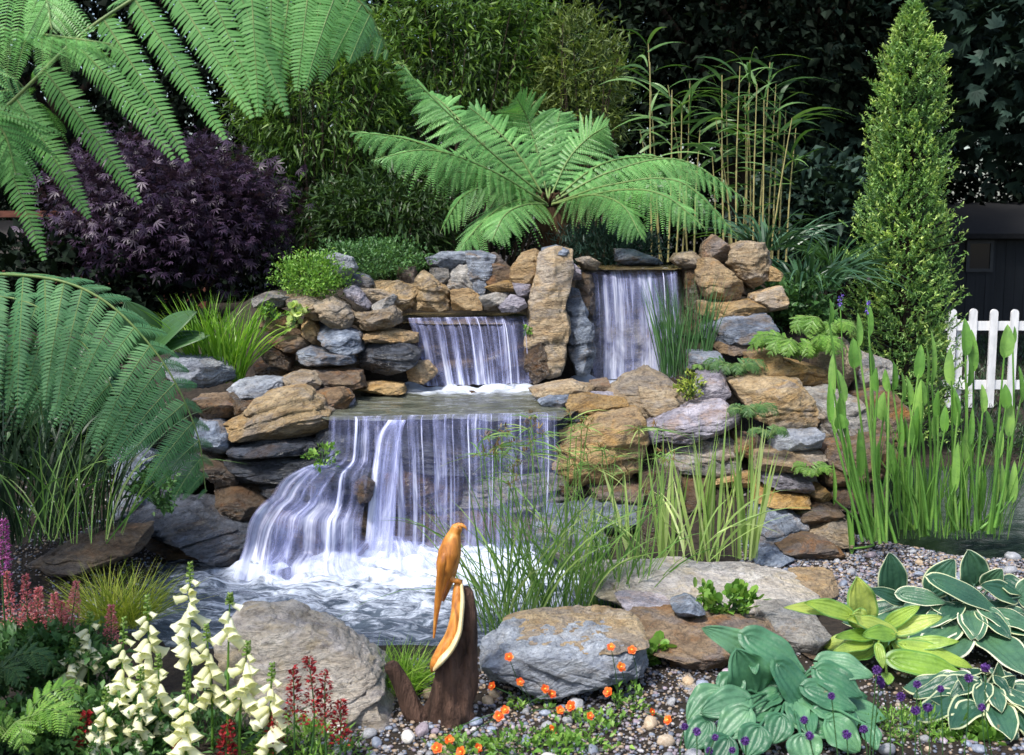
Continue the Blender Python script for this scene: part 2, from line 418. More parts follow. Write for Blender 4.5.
# ================================================================ terrain, water
SOIL = plain_mat('dark_soil', (.012, .009, .007), (.045, .034, .024), .9, 30, bump=.9, dist=.03)
def lin(x, xp, yp): return np.interp(x, xp, yp)
def smooth(a, b, x):
    t = np.clip((x - a) / (b - a), 0, 1); return t * t * (3 - 2 * t)
def terrain(x, y):
    x = np.asarray(x, float); y = np.asarray(y, float)
    left = lin(y, [5.9, 6.4, 6.9, 7.3, 7.6, 8.0, 8.4, 11, 14], [.03, .1, .45, .58, .7, .95, 1.2, 1.1, .3])
    right = lin(y, [5.9, 6.2, 6.6, 7.0, 7.5, 8.2, 8.8, 11, 14], [.05, .12, .42, .6, .68, 1.0, 1.28, 1.1, .3])
    far_l = lin(y, [5.0, 6.0, 7.0, 8.2, 11, 14], [.05, .22, .5, .85, .9, .3])
    z = left + (right - left) * smooth(-.2, .5, x)
    z = z + (far_l - z) * smooth(-1.7, -2.3, x)
    flat = .04 + 0 * x
    edge = lin(y, [5, 6.5, 8, 10], [1.6, 1.75, 2.05, 2.4])
    z = z + (flat - z) * smooth(0, .5, x - edge)
    z = np.where(y < 5.9, np.minimum(z, np.maximum(.045, 0 * z)) + (far_l - .045) * smooth(-1.7, -2.3, x) * (y > 5), z)
    # pools
    def carve(z, cx, cy, rx, ry, lvl, p=4):
        r = (np.abs((x - cx) / rx) ** p + np.abs((y - cy) / ry) ** p); return np.where(r < 1, np.minimum(z, lvl), z)
    z = carve(z, -.62, 5.55, 1.1, 1.0, -.14)
    z = carve(z, -.3, 6.95, .95, .72, .56)
    z = carve(z, .66, 7.4, .42, .6, .56)
    z = carve(z, -.25, 8.0, .6, .42, .98)
    z = carve(z, .8, 8.3, .36, .42, 1.28)
    r = ((x - 3.35) / 1.75) ** 2 + ((y - 6.95) / 1.25) ** 2
    z = np.where(r < 1.35, np.minimum(z, .06 - .22 * np.clip((1.25 - r) / .5, 0, 1)), z)
    z = z + .02 * noise(np.stack([x * 3, y * 3, 0 * x], -1).reshape(-1, 3)).reshape(x.shape)
    z = z + np.where(y > 16, (y - 16) * .02, 0)
    return z
gx = np.concatenate([[-60, -40, -25, -16, -11, -8, -6, -5], np.arange(-4.2, 4.61, .07), [5, 5.6, 6.5, 8, 11, 16, 25, 40, 60]])
gy = np.concatenate([[-12, -6, -2, 0, 1.5, 2.3], np.arange(2.8, 10.5, .07), [10.8, 11.3, 12, 13, 14, 15.5, 18, 22, 28, 40, 60, 90]])
GX, GY = np.meshgrid(gx, gy, indexing='ij')
mb = MB(); mb.add(np.stack([GX, GY, terrain(GX, GY)], -1).reshape(-1, 3), grid_faces(len(gx), len(gy))[:, ::1])
tag(mb.obj('ground', SOIL), 'dark soil ground of the garden', None, kind='structure')

def water_mat(name, deep, shallow, foam=0.0, sc=(1, 1, 1), bump=.25, foamsc=(1, 1, 1), rough=.06):
    m, n, o = _mat(name); tc = N(n, 'ShaderNodeTexCoord').outputs['Object']
    a = noise_n(n, tc, 6, 4, .6, sc, .6); f = noise_n(n, tc, 9, 6, .68, foamsc, 1.1)
    lo = noise_n(n, tc, 1.6, 3, .5, (1, 1, 1), .4)
    u = attr(n, 'au')                    # amount of foam baked as geometry data (distance to the falls)
    col = ramp(n, a, [(.3, deep), (.7, shallow)])
    fm = ramp(n, mth(n, 'ADD', f, mth(n, 'MULTIPLY', u, .42)), [(.56, (0, 0, 0)), (.84, (1, 1, 1))])
    fm = mth(n, 'MULTIPLY', fm, foam)
    col = mixc(n, fm, col, (.62, .68, .80))
    b = N(n, 'ShaderNodeBsdfPrincipled', Roughness=rough, IOR=1.33); b.inputs['Specular IOR Level'].default_value = .6
    n.links.new(col, b.inputs['Base Color']); n.links.new(mth(n, 'MULTIPLY_ADD', fm, .5, rough), b.inputs['Roughness'])
    bp = N(n, 'ShaderNodeBump', Strength=bump, Distance=.05); n.links.new(mth(n, 'ADD', a, mth(n, 'MULTIPLY', f, .5)), bp.inputs['Height']); n.links.new(bp.outputs[0], b.inputs['Normal'])
    n.links.new(b.outputs[0], o.inputs[0]); return m

def pool(name, cx, cy, rx, ry, z, mat, foam_pts, n=90, fr=.6, wav=.006, label=None, p=3.0, lr=None):
    a = np.linspace(-1, 1, n); X, Y = np.meshgrid(a, a, indexing='ij')
    k = np.maximum(np.abs(X), np.abs(Y)) / np.maximum((np.abs(X) ** p + np.abs(Y) ** p) ** (1 / p), 1e-6)
    x = cx + X * k * rx; y = cy + Y * k * ry
    if lr is not None:
        yy = [q[0] for q in lr]; y = yy[0] + (Y + 1) / 2 * (yy[-1] - yy[0]) + .012 * noise(np.stack([X * 9, 0 * X, 0 * X], -1).reshape(-1, 3)).reshape(X.shape) * (Y < -.97)
        l_ = np.interp(y, yy, [q[1] for q in lr]); r_ = np.interp(y, yy, [q[2] for q in lr]); x = l_ + (X + 1) / 2 * (r_ - l_)
    fm = np.zeros_like(x)
    for fx, fy, fw, fa in foam_pts:
        fm = np.maximum(fm, fa * np.exp(-(np.maximum(np.abs(x - fx) - fw, 0) ** 2 + (y - fy) ** 2) / fr ** 2))
    zz = z + wav * fbm(np.stack([x * 5, y * 9, 0 * x], -1).reshape(-1, 3), 3).reshape(x.shape) * (1 + 5 * fm)
    mb = MB(); mb.add(np.stack([x, y, zz], -1).reshape(-1, 3), grid_faces(n, n), 0, .5, fm.ravel())
    o = mb.obj(name, mat); tag(o, label, None, kind='structure'); return o
W_LOW = water_mat('lower_pool_water', (.02, .03, .045), (.09, .115, .15), 1.0, (1, 2.2, 1), .5, (1, 2.0, 1))
W_MID = water_mat('middle_pool_water', (.03, .035, .025), (.13, .135, .10), .75, (1, 3, 1), .28, (.5, 3.2, 1))
W_TOP = water_mat('upper_pool_water', (.06, .045, .02), (.20, .15, .07), .0, (1, 2, 1), .12)
W_POND = water_mat('pond_water_surface', (.012, .022, .016), (.03, .05, .035), .0, (1, 1.6, 1), .05)
pool('lower_pool_water', -.62, 5.5, 1.25, 1.02, .0, W_LOW, [(-.55, 5.8, .55, .8), (-.75, 5.35, .3, .42), (-.25, 5.3, .25, .42)], fr=.5, wav=.012, label='churning foamy water of the lowest pool')
pool('middle_pool_water', -.3, 6.93, .97, .72, .655, W_MID, [(-.15, 7.42, .42, 1.2)], fr=.2, wav=.009, label='shallow water of the middle pool', lr=[(6.23, -.97, .25), (6.5, -1.15, .34), (6.9, -1.2, .62), (7.55, -1.1, .62)])
pool('side_pool_water', .62, 7.35, .4, .5, .655, W_MID, [(.72, 7.78, .3, 1.2)], fr=.16, label='narrow channel of water under the right hand fall')
pool('upper_pool_water', -.27, 7.98, .6, .47, 1.05, W_TOP, [], label='still brown water above the left hand fall')
pool('header_pool_water', .8, 8.3, .37, .46, 1.375, W_TOP, [], label='still water above the right hand fall')
pool('pond_water', 3.35, 6.95, 2.1, 1.55, -.01, W_POND, [], n=40, wav=.002, label='dark still pond at the right', p=2)

# ---------------------------------------------------------------- falling water
def fall_mat(name, dens=1.0, fu=34.0, white=(.74, .77, .88), thin=(.42, .46, .80), sheen=.35):
    m, n, o = _mat(name); u = attr(n, 'au'); v = attr(n, 'av')
    cb = n.nodes.new('ShaderNodeCombineXYZ'); n.links.new(u, cb.inputs[0]); n.links.new(v, cb.inputs[1]); vec = cb.outputs[0]
    s1 = noise_n(n, vec, 1.0, 3, .6, (fu, .9, 1), .45)
    s2 = noise_n(n, vec, 1.0, 3, .6, (fu * 3.2, 2.6, 1), .5)
    s3 = noise_n(n, vec, 1.0, 4, .6, (fu * .35, 3.0, 1), .8)
    st = mth(n, 'ADD', mth(n, 'MULTIPLY', s1, .75), mth(n, 'MULTIPLY', s2, .35))
    s4 = noise_n(n, vec, 1.0, 2, .5, (fu * .22, .25, 3), .2)
    st = mth(n, 'ADD', st, mth(n, 'MULTIPLY_ADD', s3, .6, -.14)); st = mth(n, 'ADD', st, mth(n, 'MULTIPLY_ADD', s4, 1.05, -.545))          # mean ~ .72
    st = mth(n, 'ADD', st, mth(n, 'MULTIPLY', attr(n, 'rnd'), .3))   # rnd = thickening towards the foot
    wht = ramp(n, st, [(.78, (0, 0, 0)), (1.02, (1, 1, 1))])
    alp = ramp(n, st, [(.62, (.09 * dens,) * 3), (.78, (.34 * dens,) * 3), (.98, (min(1, .97 * dens),) * 3)])
    b = N(n, 'ShaderNodeBsdfPrincipled', Roughness=sheen, IOR=1.33)
    n.links.new(mixc(n, wht, thin, white), b.inputs['Base Color'])
    tl = n.nodes.new('ShaderNodeBsdfTranslucent'); tl.inputs[0].default_value = (.8, .85, 1, 1)
    m1 = N(n, 'ShaderNodeMixShader'); m1.inputs[0].default_value = .25
    n.links.new(b.outputs[0], m1.inputs[1]); n.links.new(tl.outputs[0], m1.inputs[2])
    bp = N(n, 'ShaderNodeBump', Strength=.35, Distance=.02); n.links.new(st, bp.inputs['Height']); n.links.new(bp.outputs[0], b.inputs['Normal'])
    tr = n.nodes.new('ShaderNodeBsdfTransparent'); mx = n.nodes.new('ShaderNodeMixShader')
    n.links.new(alp, mx.inputs[0]); n.links.new(tr.outputs[0], mx.inputs[1]); n.links.new(m1.outputs[0], mx.inputs[2])
    n.links.new(mx.outputs[0], o.inputs[0]); return m
F_MAIN = fall_mat('falling_water'); F_THIN = fall_mat('thin_falling_water', .9, 26); F_FOAM = fall_mat('foaming_water', 1.05, 16)
def sheet(mb, rows, nu=70, nv=46, wob=.02, seed=0, foot=1.0, mi=0, head=0.0, fade=0.0):
    """rows: (lx,ly,lY, rx,ry,rY) going down the water"""
    L = spline([at(*q[:3]) for q in rows], nv); R = spline([at(*q[3:]) for q in rows], nv)
    t = np.linspace(0, 1, nu)[None, :, None]; P = L[:, None] * (1 - t) + R[:, None] * t
    ln = np.concatenate([[0], np.cumsum(np.linalg.norm(np.diff((L + R) / 2, axis=0), axis=1))])
    wd = np.linalg.norm(R[nv // 3] - L[nv // 3])
    U = np.broadcast_to(np.linspace(0, wd, nu)[None], (nv, nu)); Vv = np.broadcast_to(ln[:, None], (nv, nu))
    f = np.linspace(0, 1, nv)[:, None]
    w = noise(np.stack([U * 26, Vv * 1.2, 0 * U + seed * 9.1], -1).reshape(-1, 3)).reshape(nv, nu)
    P[..., 1] -= wob * w * np.minimum(1, f * 4)
    P[..., 2] += wob * .4 * w * np.minimum(1, f * 4)
    e = np.minimum(np.linspace(0, 1, nu), np.linspace(1, 0, nu))[None] * 14
    rn = np.clip(f ** 3 * foot + head * np.exp(-f * 9), -.6, 1.5) - fade * np.clip(1 - f * 7, 0, 1) - np.clip(1 - e, 0, 1) * .6
    mb.add(P.reshape(-1, 3), grid_faces(nv, nu), mi, np.broadcast_to(rn, (nv, nu)).ravel(), U.ravel() + seed * 3.7, Vv.ravel())
def strands(mb, rows, us, wpx, seed=0, mi=0):
    rs = np.random.default_rng(seed)
    L = spline([at(*q[:3]) for q in rows], 30); R = spline([at(*q[3:]) for q in rows], 30)
    for i, u in enumerate(us):
        C = L * (1 - u) + R * u; C[:, 1] -= .012 + .01 * rs.random()
        S = unit(R - L); wv = wpx[i % len(wpx)] * .0042 * (np.linspace(.55, 1.25, 30)) * (1 + .15 * np.sin(np.linspace(0, 5, 30) + i))
        V = np.stack([C - S * wv[:, None], C + [0, -.012, 0], C + S * wv[:, None]], 1).reshape(-1, 3)
        mb.add(V, grid_faces(30, 3), mi, np.tile([-.35, .55, -.35], 30) , np.tile([0, .013, .026], 30) + i * 1.7 + u, np.repeat(np.linspace(0, .8, 30), 3))

def waterfall(name, label, sheets, strs, mats):
    mb = MB()
    for i, (rows, kw) in enumerate(sheets): sheet(mb, rows, seed=i + len(name), **kw)
    for rows, us, wp in strs: strands(mb, rows, us, wp, seed=len(us), mi=1 if len(mats) > 1 else 0)
    o = mb.obj(name, mats, origin=at(sheets[0][0][-1][0], sheets[0][0][-1][1], sheets[0][0][-1][2]))
    return tag(o, label, 'waterfall')
# left hand middle fall (px 412-530)
mf = [(408, 318, 7.62, 526, 316, 7.62), (409, 322, 7.55, 528, 320, 7.55), (413, 332, 7.50, 530, 330, 7.50), (418, 358, 7.46, 532, 355, 7.46), (424, 386, 7.44, 533, 383, 7.44)]
waterfall('waterfall', 'low curtain of white water between the standing stone and the olive boulder', [(mf, dict(foot=.6, head=.35))],
          [(mf, [.04, .16, .27, .36, .42, .5, .58, .65, .73, .8, .87, .96], [1.2, .8, 1.5, 1.9, 1.2, 1.6, 1.2, 1.7, .9, 1.4, .9, 1.1])], [F_MAIN, F_FOAM])
rf = [(586, 270, 7.97, 676, 270, 7.97), (587, 273, 7.90, 677, 273, 7.90), (589, 284, 7.86, 678, 284, 7.86), (591, 325, 7.82, 680, 325, 7.82), (591, 379, 7.8, 681, 379, 7.8)]
waterfall('waterfall', 'tall narrow waterfall at the back right behind the green rushes', [(rf, dict(foot=.5, head=.35, wob=.012))],
          [(rf, [.03, .1, .25, .33, .47, .62, .7, .84, .93], [1.0, 1.3, 1.4, .7, .9, 1.1, .7, 1.2, .8])], [F_THIN, F_FOAM])
lf = [(366, 416, 6.32, 556, 412, 6.32), (364, 420, 6.22, 557, 415, 6.22), (364, 432, 6.15, 557, 428, 6.15), (366, 470, 6.10, 558, 465, 6.10), (368, 520, 6.07, 556, 512, 6.08), (366, 556, 6.04, 556, 552, 6.05)]
bs = [(388, 420, 6.22, 406, 420, 6.22), (378, 436, 6.14, 402, 436, 6.14), (372, 470, 6.07, 399, 470, 6.07), (368, 510, 6.03, 396, 510, 6.03), (364, 556, 5.99, 394, 556, 5.99)]
waterfall('waterfall', 'wide front waterfall pouring from the middle pool into the foam', [(lf, dict(foot=.3, head=.25, nu=110)), (bs, dict(nu=16, foot=1.0, head=.8)), (bs, dict(nu=16, foot=1.0, head=.9, wob=.03))],
          [(lf, [.19, .23, .3, .36, .42, .46, .54, .6, .66, .7, .76, .81, .87, .9, .95, .985], [1.3, .8, 1.6, .9, 1.0, .8, 1.1, 1.7, 1.0, 1.6, .9, 1.8, 1.3, .8, 1.5, 1.0])], [F_MAIN, F_FOAM])
cs = [(330, 416, 6.3, 372, 416, 6.3), (329, 421, 6.2, 374, 421, 6.2), (328, 440, 6.16, 373, 440, 6.16), (326, 456, 6.15, 372, 458, 6.15), (318, 462, 6.05, 371, 466, 6.07), (300, 470, 5.95, 368, 476, 5.98),
      (297, 486, 5.93, 366, 494, 5.96), (294, 502, 5.92, 364, 508, 5.95), (284, 510, 5.84, 363, 516, 5.87), (276, 518, 5.78, 362, 524, 5.82), (273, 535, 5.76, 362, 540, 5.80), (270, 552, 5.75, 362, 556, 5.79), (255, 566, 5.62, 368, 568, 5.66), (240, 592, 5.48, 392, 600, 5.5)]
cs2 = [(318, 462, 6.04, 345, 462, 6.05), (296, 471, 5.93, 335, 474, 5.96), (280, 483, 5.90, 325, 490, 5.92), (272, 496, 5.86, 318, 505, 5.88), (262, 505, 5.80, 308, 514, 5.82), (250, 522, 5.76, 298, 535, 5.78), (244, 548, 5.74, 292, 556, 5.74), (232, 578, 5.55, 295, 590, 5.52)]
waterfall('cascade', 'silky cascade fanning over the dark steps left of the front waterfall', [(cs, dict(foot=.4, nu=80, nv=70, wob=.03)), (cs2, dict(foot=.4, nu=40, nv=50, wob=.03))],
          [(cs, [.12, .62], [2.2, 2.6]), (cs2, [.6], [2])], [F_THIN, F_FOAM])
fs = [(350, 540, 6.0, 556, 545, 6.0), (335, 560, 5.85, 560, 562, 5.85), (300, 580, 5.65, 560, 580, 5.7), (262, 596, 5.5, 555, 600, 5.5), (250, 612, 5.35, 540, 622, 5.3)]
fs2 = [(362, 536, 5.98, 412, 536, 5.98), (345, 550, 5.84, 425, 552, 5.84), (318, 570, 5.68, 440, 575, 5.66), (290, 592, 5.52, 450, 600, 5.45)]
waterfall('foam', 'bright white foam boiling up at the foot of the front waterfall', [(fs, dict(foot=-.6, nu=110, nv=60, wob=.05, head=.62, fade=1.1)), (fs2, dict(foot=-.4, head=1.0, nu=50, wob=.05, fade=1.3))], [], [F_FOAM])
# ================================================================ rocks: (crop, outline, depth, thickness, stone, label)
BACK = [  # rock faces
 (0, '286,492 304,486 326,492 322,504 292,508', 6.0, .2, 'dark', 'small wet stone breaking the upper part of the cascade'),
 (0, '326,528 338,519 354,524 350,540 330,544', 5.92, .2, 'dark', 'dark wet stone standing clear of the cascade water'),
 (0, '256,534 268,524 286,532 284,548 260,552', 5.86, .2, 'dark', 'dark wet stone at the left edge of the cascade'),
 (0, '354,484 364,477 374,484 370,500 357,503', 6.02, .18, 'wet', 'narrow wet stone between the cascade and the broad stream'),
 (0, '405,322 530,320 535,392 412,392', 7.75, .3, 'wet', 'wet brown rock face behind the left middle fall'),
 (0, '584,275 682,275 684,385 588,385', 8.12, .34, 'grey', 'banded grey rock face behind the tall narrow waterfall'),
 (0, '362,420 470,420 472,470 365,470', 6.42, .4, 'dark', 'dark wet ledge behind the upper left of the front waterfall'),
 (0, '465,420 560,418 560,475 465,472', 6.42, .4, 'dark', 'dark wet ledge behind the upper right of the front waterfall'),
 (0, '360,466 465,468 463,512 362,514', 6.36, .42, 'wet', 'middle course of wet stone behind the broad white stream'),
 (0, '455,466 562,470 562,515 460,512', 6.36, .42, 'grey', 'middle course of grey stone behind the front waterfall'),
 (0, '330,512 440,514 440,556 335,556', 6.26, .4, 'brown', 'brown bottom course stone behind the foot of the broad stream'),
 (0, '430,512 550,512 560,556 432,556', 6.26, .4, 'wet', 'wet bottom course stone right of centre behind the foam'),
 (0, '322,425 372,425 374,468 318,466', 6.4, .45, 'dark', 'dark block under the far left lip of the front waterfall'),
 (0, '295,470 375,468 380,505 285,510', 6.22, .45, 'dark', 'upper dark step under the silky cascade'),
 (0, '268,508 330,506 345,548 262,550', 6.12, .5, 'wet', 'middle brown step under the silky cascade'),
 (0, '310,503 378,503 380,552 315,552', 6.16, .45, 'wet', 'second brown step under the cascade beside the broad stream'),
 (0, '238,550 300,552 310,590 235,590', 5.86, .5, 'dark', 'lowest dark step at the left foot of the cascade'),
 (0, '335,470 372,470 376,490 340,492', 6.1, .2, 'dark', 'small dark stone parting the cascade'),
 (0, '392,392 560,392 556,404 400,404', 7.3, .1, 'wet', 'sunken ledge at the back of the middle pool'),
]
LIST = [
 # left upper tier
 (1, '188,262 240,250 320,275 345,310 335,350 300,352 240,310 200,300', 7.35, .45, 'tan', 'brown slanting stone right under the green creeping plant'),
 (1, '310,290 370,265 425,300 442,340 430,375 370,385 335,350 320,320', 7.3, .45, 'tan', 'grey and tan blunt stone below the green creeping plant'),
 (1, '255,345 300,360 330,420 320,455 270,420 255,390', 7.3, .4, 'gold', 'narrow ochre stone beside the pale green rosette'),
 (1, '310,372 400,380 465,405 475,470 420,490 370,470 325,430', 7.22, .5, 'blue', 'blue grey block in the upper left wall of the left fall'),
 (1, '115,415 180,420 240,410 275,440 245,485 190,475 130,445', 7.2, .4, 'brown', 'ochre edged brown stone under the pale green rosette'),
 (1, '235,480 290,455 340,480 430,490 440,520 390,535 300,530 250,515', 7.12, .45, 'blue', 'flat light grey stone third down in the left wall'),
 (1, '60,270 120,245 190,265 190,300 140,310 70,300', 7.3, .4, 'grey', 'grey brown stone at the tip of the grass by the maple'),
 (1, '80,300 130,310 190,330 240,410 170,420 100,380', 7.32, .4, 'brown', 'dark brown stone tucked behind the pale green rosette'),
 (1, '85,455 160,465 205,500 190,545 110,520', 7.15, .4, 'wet', 'small dark stone low behind the upright green grass'),
 (1, '85,520 200,520 300,535 440,530 450,570 300,570 150,580 80,570', 7.25, .4, 'wet', 'long dark stone in the gap of the left wall'),
 (1, '155,590 200,565 250,565 310,600 300,625 230,625 170,615', 6.98, .35, 'tan', 'small tan wedge resting above the big tan boulder'),
 (1, '250,560 330,550 470,560 480,620 380,645 320,620 290,580', 7.0, .45, 'brown', 'dark brown flat stone left of the middle pool'),
 (1, '270,635 330,626 400,630 440,665 435,695 330,700 290,660', 6.8, .35, 'lilac', 'small whitish lilac stone at the left rim of the middle pool'),
 (1, '330,110 380,95 440,110 455,150 430,180 390,175 350,140', 7.55, .3, 'silver', 'pale blue slab sticking out above the creeping plant'),
 (1, '415,235 450,220 480,245 512,295 500,312 470,290 430,265', 7.42, .25, 'lilac', 'thin whitish wedge leaning in the upper left wall'),
 (1, '465,225 540,235 610,260 590,280 530,268 480,250', 7.55, .3, 'tan', 'thin tan slab right of the leaning whitish wedge'),
 (1, '515,300 560,275 600,255 612,268 590,312 560,328 520,322', 7.45, .25, 'grey', 'small grey stone wedged below the thin tan slab'),
 (1, '440,330 520,320 600,300 628,330 622,365 560,390 480,388 440,360', 7.35, .4, 'tan', 'tan slab with a flat top at the left lip of the left fall'),
 (1, '480,400 540,388 620,395 690,410 688,442 600,442 500,432', 7.38, .4, 'gold', 'banded ochre slab under the left lip of the left fall'),
 (1, '490,470 530,440 640,440 705,480 685,530 600,562 530,562 480,530 475,500', 7.3, .45, 'dark', 'rounded olive dark boulder left of the left fall'),
 (1, '470,610 540,598 640,608 645,640 520,645 472,638', 7.15, .35, 'gold', 'low banded stone in the back left corner of the middle pool'),
 (1, '660,525 740,518 775,560 725,600 670,588', 7.32, .25, 'gold', 'small orange rock at the left foot of the left fall'),
 (1, '455,165 500,180 522,215 500,235 450,222 400,190', 7.65, .3, 'blue', 'small blue stone behind the leaning whitish wedge'),
 (1, '530,205 620,205 705,225 695,290 640,312 600,280 550,240', 7.75, .35, 'tan', 'grey tan block left of the pyramid shaped stone'),
 (1, '676,220 725,163 780,205 818,240 818,308 740,312 685,303', 7.8, .4, 'tan', 'pyramid shaped tan stone behind the upper pool'),
 (1, '615,150 690,148 698,210 640,228 618,180', 7.9, .35, 'brown', 'brown stone behind the pyramid shaped stone'),
 (1, '752,150 820,150 835,235 790,240 758,200', 8.0, .35, 'grey', 'grey brown stone right behind the pyramid shaped stone'),
 (1, '738,112 800,88 890,86 892,130 830,152 760,148', 8.05, .35, 'blue', 'flat grey capstone below the drooping fern frond'),
 (1, '818,145 900,142 938,200 932,262 850,292 822,220', 7.95, .35, 'grey', 'grey block left of the tall blue slab'),
 (1, '893,92 950,88 1003,110 988,185 962,262 928,258 903,180', 7.9, .25, 'blue', 'tall blue slab standing behind the upper pool'),
 (1, '835,238 900,230 948,262 948,310 845,312', 7.8, .35, 'gold', 'ochre stone at the water line below the grey block'),
 (1, '950,262 1024,245 1070,270 1060,310 955,312', 7.78, .3, 'grey', 'pale greenish stone at the water line below the tall blue slab'),
 (2, '10,105 60,95 125,160 122,205 30,232 5,180', 7.95, .35, 'brown', 'brown pointed stone between the blue slab and the yellow stone'),
 (2, '128,148 165,95 215,80 248,110 228,160 212,218 160,208 125,195', 7.85, .35, 'gold', 'yellow stone leaning left of the tall standing stone'),
 (2, '240,102 300,85 358,100 352,200 332,300 342,400 337,470 312,545 260,550 190,435 195,300 225,200', 7.6, .32, 'tan', 'tall ochre standing stone between the two upper falls', 'standing_stone'),
 (2, '248,72 300,60 352,80 352,104 280,102 248,97', 7.75, .3, 'blue', 'blue grey stone capping the tall standing stone'),
 (2, '348,150 370,133 397,160 396,192 368,194', 7.7, .15, 'lilac', 'tiny lilac stone wedged at the top right of the standing stone'),
 (2, '378,115 430,106 472,130 462,155 408,155', 7.9, .35, 'tan', 'tan stone at the left lip of the tall narrow waterfall'),
 (2, '385,170 445,180 445,335 400,290 378,220', 7.85, .3, 'wet', 'mossy olive stone tight against the left edge of the tall fall'),
 (2, '343,235 390,250 432,370 444,470 432,552 380,552 352,470 336,380', 7.7, .28, 'blue', 'tall teal blue slab between the standing stone and the tall fall'),
 (2, '180,425 250,440 270,560 215,600 180,540', 7.5, .3, 'wet', 'dark wet stone at the left foot of the standing stone'),
 (2, '25,225 110,198 152,238 60,245', 7.7, .3, 'gold', 'ochre wedge above the two small stones right of the upper pool'),
 (2, '0,265 60,248 112,250 82,290 20,302', 7.6, .25, 'grey', 'small greenish stone at the right edge of the upper pool'),
 (2, '75,300 120,256 170,270 182,300 150,320 90,318', 7.58, .25, 'lilac', 'blue lilac pebble like stone at the foot of the standing stone top'),
 (2, '130,210 195,215 200,262 150,262', 7.68, .25, 'lilac', 'small lilac stone under the yellow leaning stone'),
 (2, '530,75 600,78 700,115 718,132 600,142 540,120', 8.55, .4, 'blue', 'dark blue grey slab behind the lip of the tall waterfall'),
 (2, '770,95 830,86 862,110 862,152 800,152 755,120', 8.1, .4, 'tan', 'tan stone right of the tall waterfall lip'),
 (2, '800,150 862,150 866,300 870,400 800,400 805,260', 8.05, .3, 'wet', 'dark stone face behind the rushes'),
 (2, '865,115 920,120 960,150 1022,210 1024,262 960,275 895,262 865,200', 7.8, .45, 'gold', 'big bright orange slab at the top of the right wall'),
 (2, '868,282 1024,280 1040,332 880,340', 7.7, .45, 'gold', 'flat ochre band under the big bright orange slab'),
 (2, '883,60 920,22 955,50 990,100 950,125 880,112', 8.05, .45, 'brown', 'brown peaked stone below the bamboo canes'),
 (3, '118,60 160,38 215,45 242,90 228,145 190,172 150,142 112,100', 7.95, .5, 'tan', 'large tan boulder crowning the right wall below the canes'),
 (3, '232,103 272,130 266,152 235,152', 7.9, .35, 'gold', 'small ochre wedge right of the crowning tan boulder'),
 (3, '190,195 270,172 292,238 220,247 188,215', 7.7, .45, 'tan', 'tan grey stone at the right shoulder of the right wall'),
 (3, '70,110 125,105 155,145 190,175 190,200 130,190', 8.1, .4, 'brown', 'brown infill stone beside the big bright orange slab'),
 (3, '40,222 190,212 225,245 200,262 80,272 40,252', 7.62, .5, 'gold', 'banded ochre ledge above the large blue grey block'),
 (3, '48,292 110,252 220,250 244,300 237,332 150,342 60,325', 7.45, .55, 'blue', 'large blue grey block in the right wall'),
 (3, '60,325 235,330 232,358 180,378 85,368', 7.4, .5, 'brown', 'rusty brown stone under the large blue grey block'),
 (3, '0,365 80,370 90,420 60,432 0,430', 7.2, .45, 'blue', 'blue stone at the foot of the rushes'),
 (3, '178,372 240,363 262,385 320,400 412,420 405,455 330,462 250,440 180,420', 7.1, .6, 'gold', 'golden ledge under the light green fern in the right wall'),
 (3, '125,462 200,448 320,458 350,500 374,560 340,602 280,602 200,562 150,500', 6.75, .6, 'tan', 'broad weathered tan boulder in the middle of the right wall'),
 (3, '350,492 430,480 500,520 532,600 500,620 402,652 392,600 362,530', 6.7, .5, 'grey', 'grey slab leaning right of the broad weathered boulder'),
 (3, '388,360 470,333 482,400 472,470 420,482 385,430', 7.15, .5, 'tan', 'pitted tan stone below the upright conifer'),
 (3, '470,350 540,380 600,400 620,450 560,500 480,480', 7.3, .6, 'grey', 'grey stone behind the arrow leaved plants under the conifer'),
 (3, '26,430 100,430 110,492 90,512 26,502', 6.85, .45, 'lilac', 'purple grey block beside the small yellow green fern'),
 (3, '500,500 600,480 680,560 640,640 530,640', 6.9, .5, 'brown', 'pinkish brown stone seen through the arrow leaved stems'),
 (6, '0,20 80,8 140,30 182,70 140,108 50,132 0,122', 6.9, .5, 'tan', 'tan block right of the big rust streaked boulder'),
 (6, '12,165 100,110 180,85 260,70 312,110 318,165 200,188 70,202 10,212', 6.62, .55, 'lilac', 'long pinkish slab with a blue edge above the striped grass'),
 (6, '470,175 600,170 608,232 470,238', 6.45, .5, 'silver', 'flat grey slate course below the broad weathered boulder'),
 (6, '320,185 400,190 440,245 380,260 320,240', 6.55, .4, 'brown', 'brown infill stone under the small hanging fern'),
 (6, '400,240 612,232 622,292 540,308 400,300', 6.35, .5, 'tan', 'tan banded course below the flat slate course'),
 (6, '418,322 480,306 570,345 582,382 520,377 425,350', 6.25, .4, 'lilac', 'white topped violet stone beside the tiny wall fern'),
 (6, '405,370 480,372 562,390 562,442 490,432 405,415', 6.2, .45, 'gold', 'orange banded stone under the white topped violet stone'),
 (6, '398,442 460,428 540,468 572,510 532,552 410,577 385,540 388,470', 6.1, .5, 'blue', 'large dark blue stone right of the striped grass'),
 (6, '560,378 622,363 657,400 642,417 570,417', 6.25, .4, 'gold', 'small ochre stone under the tiny wall fern'),
 (6, '550,440 640,413 682,450 652,482 580,502 548,472', 6.12, .45, 'brown', 'brown angular stone right of the orange banded stone'),
 (6, '588,520 660,468 712,490 702,552 640,562 590,540', 6.0, .45, 'tan', 'olive tan wedge at the right foot of the wall'),
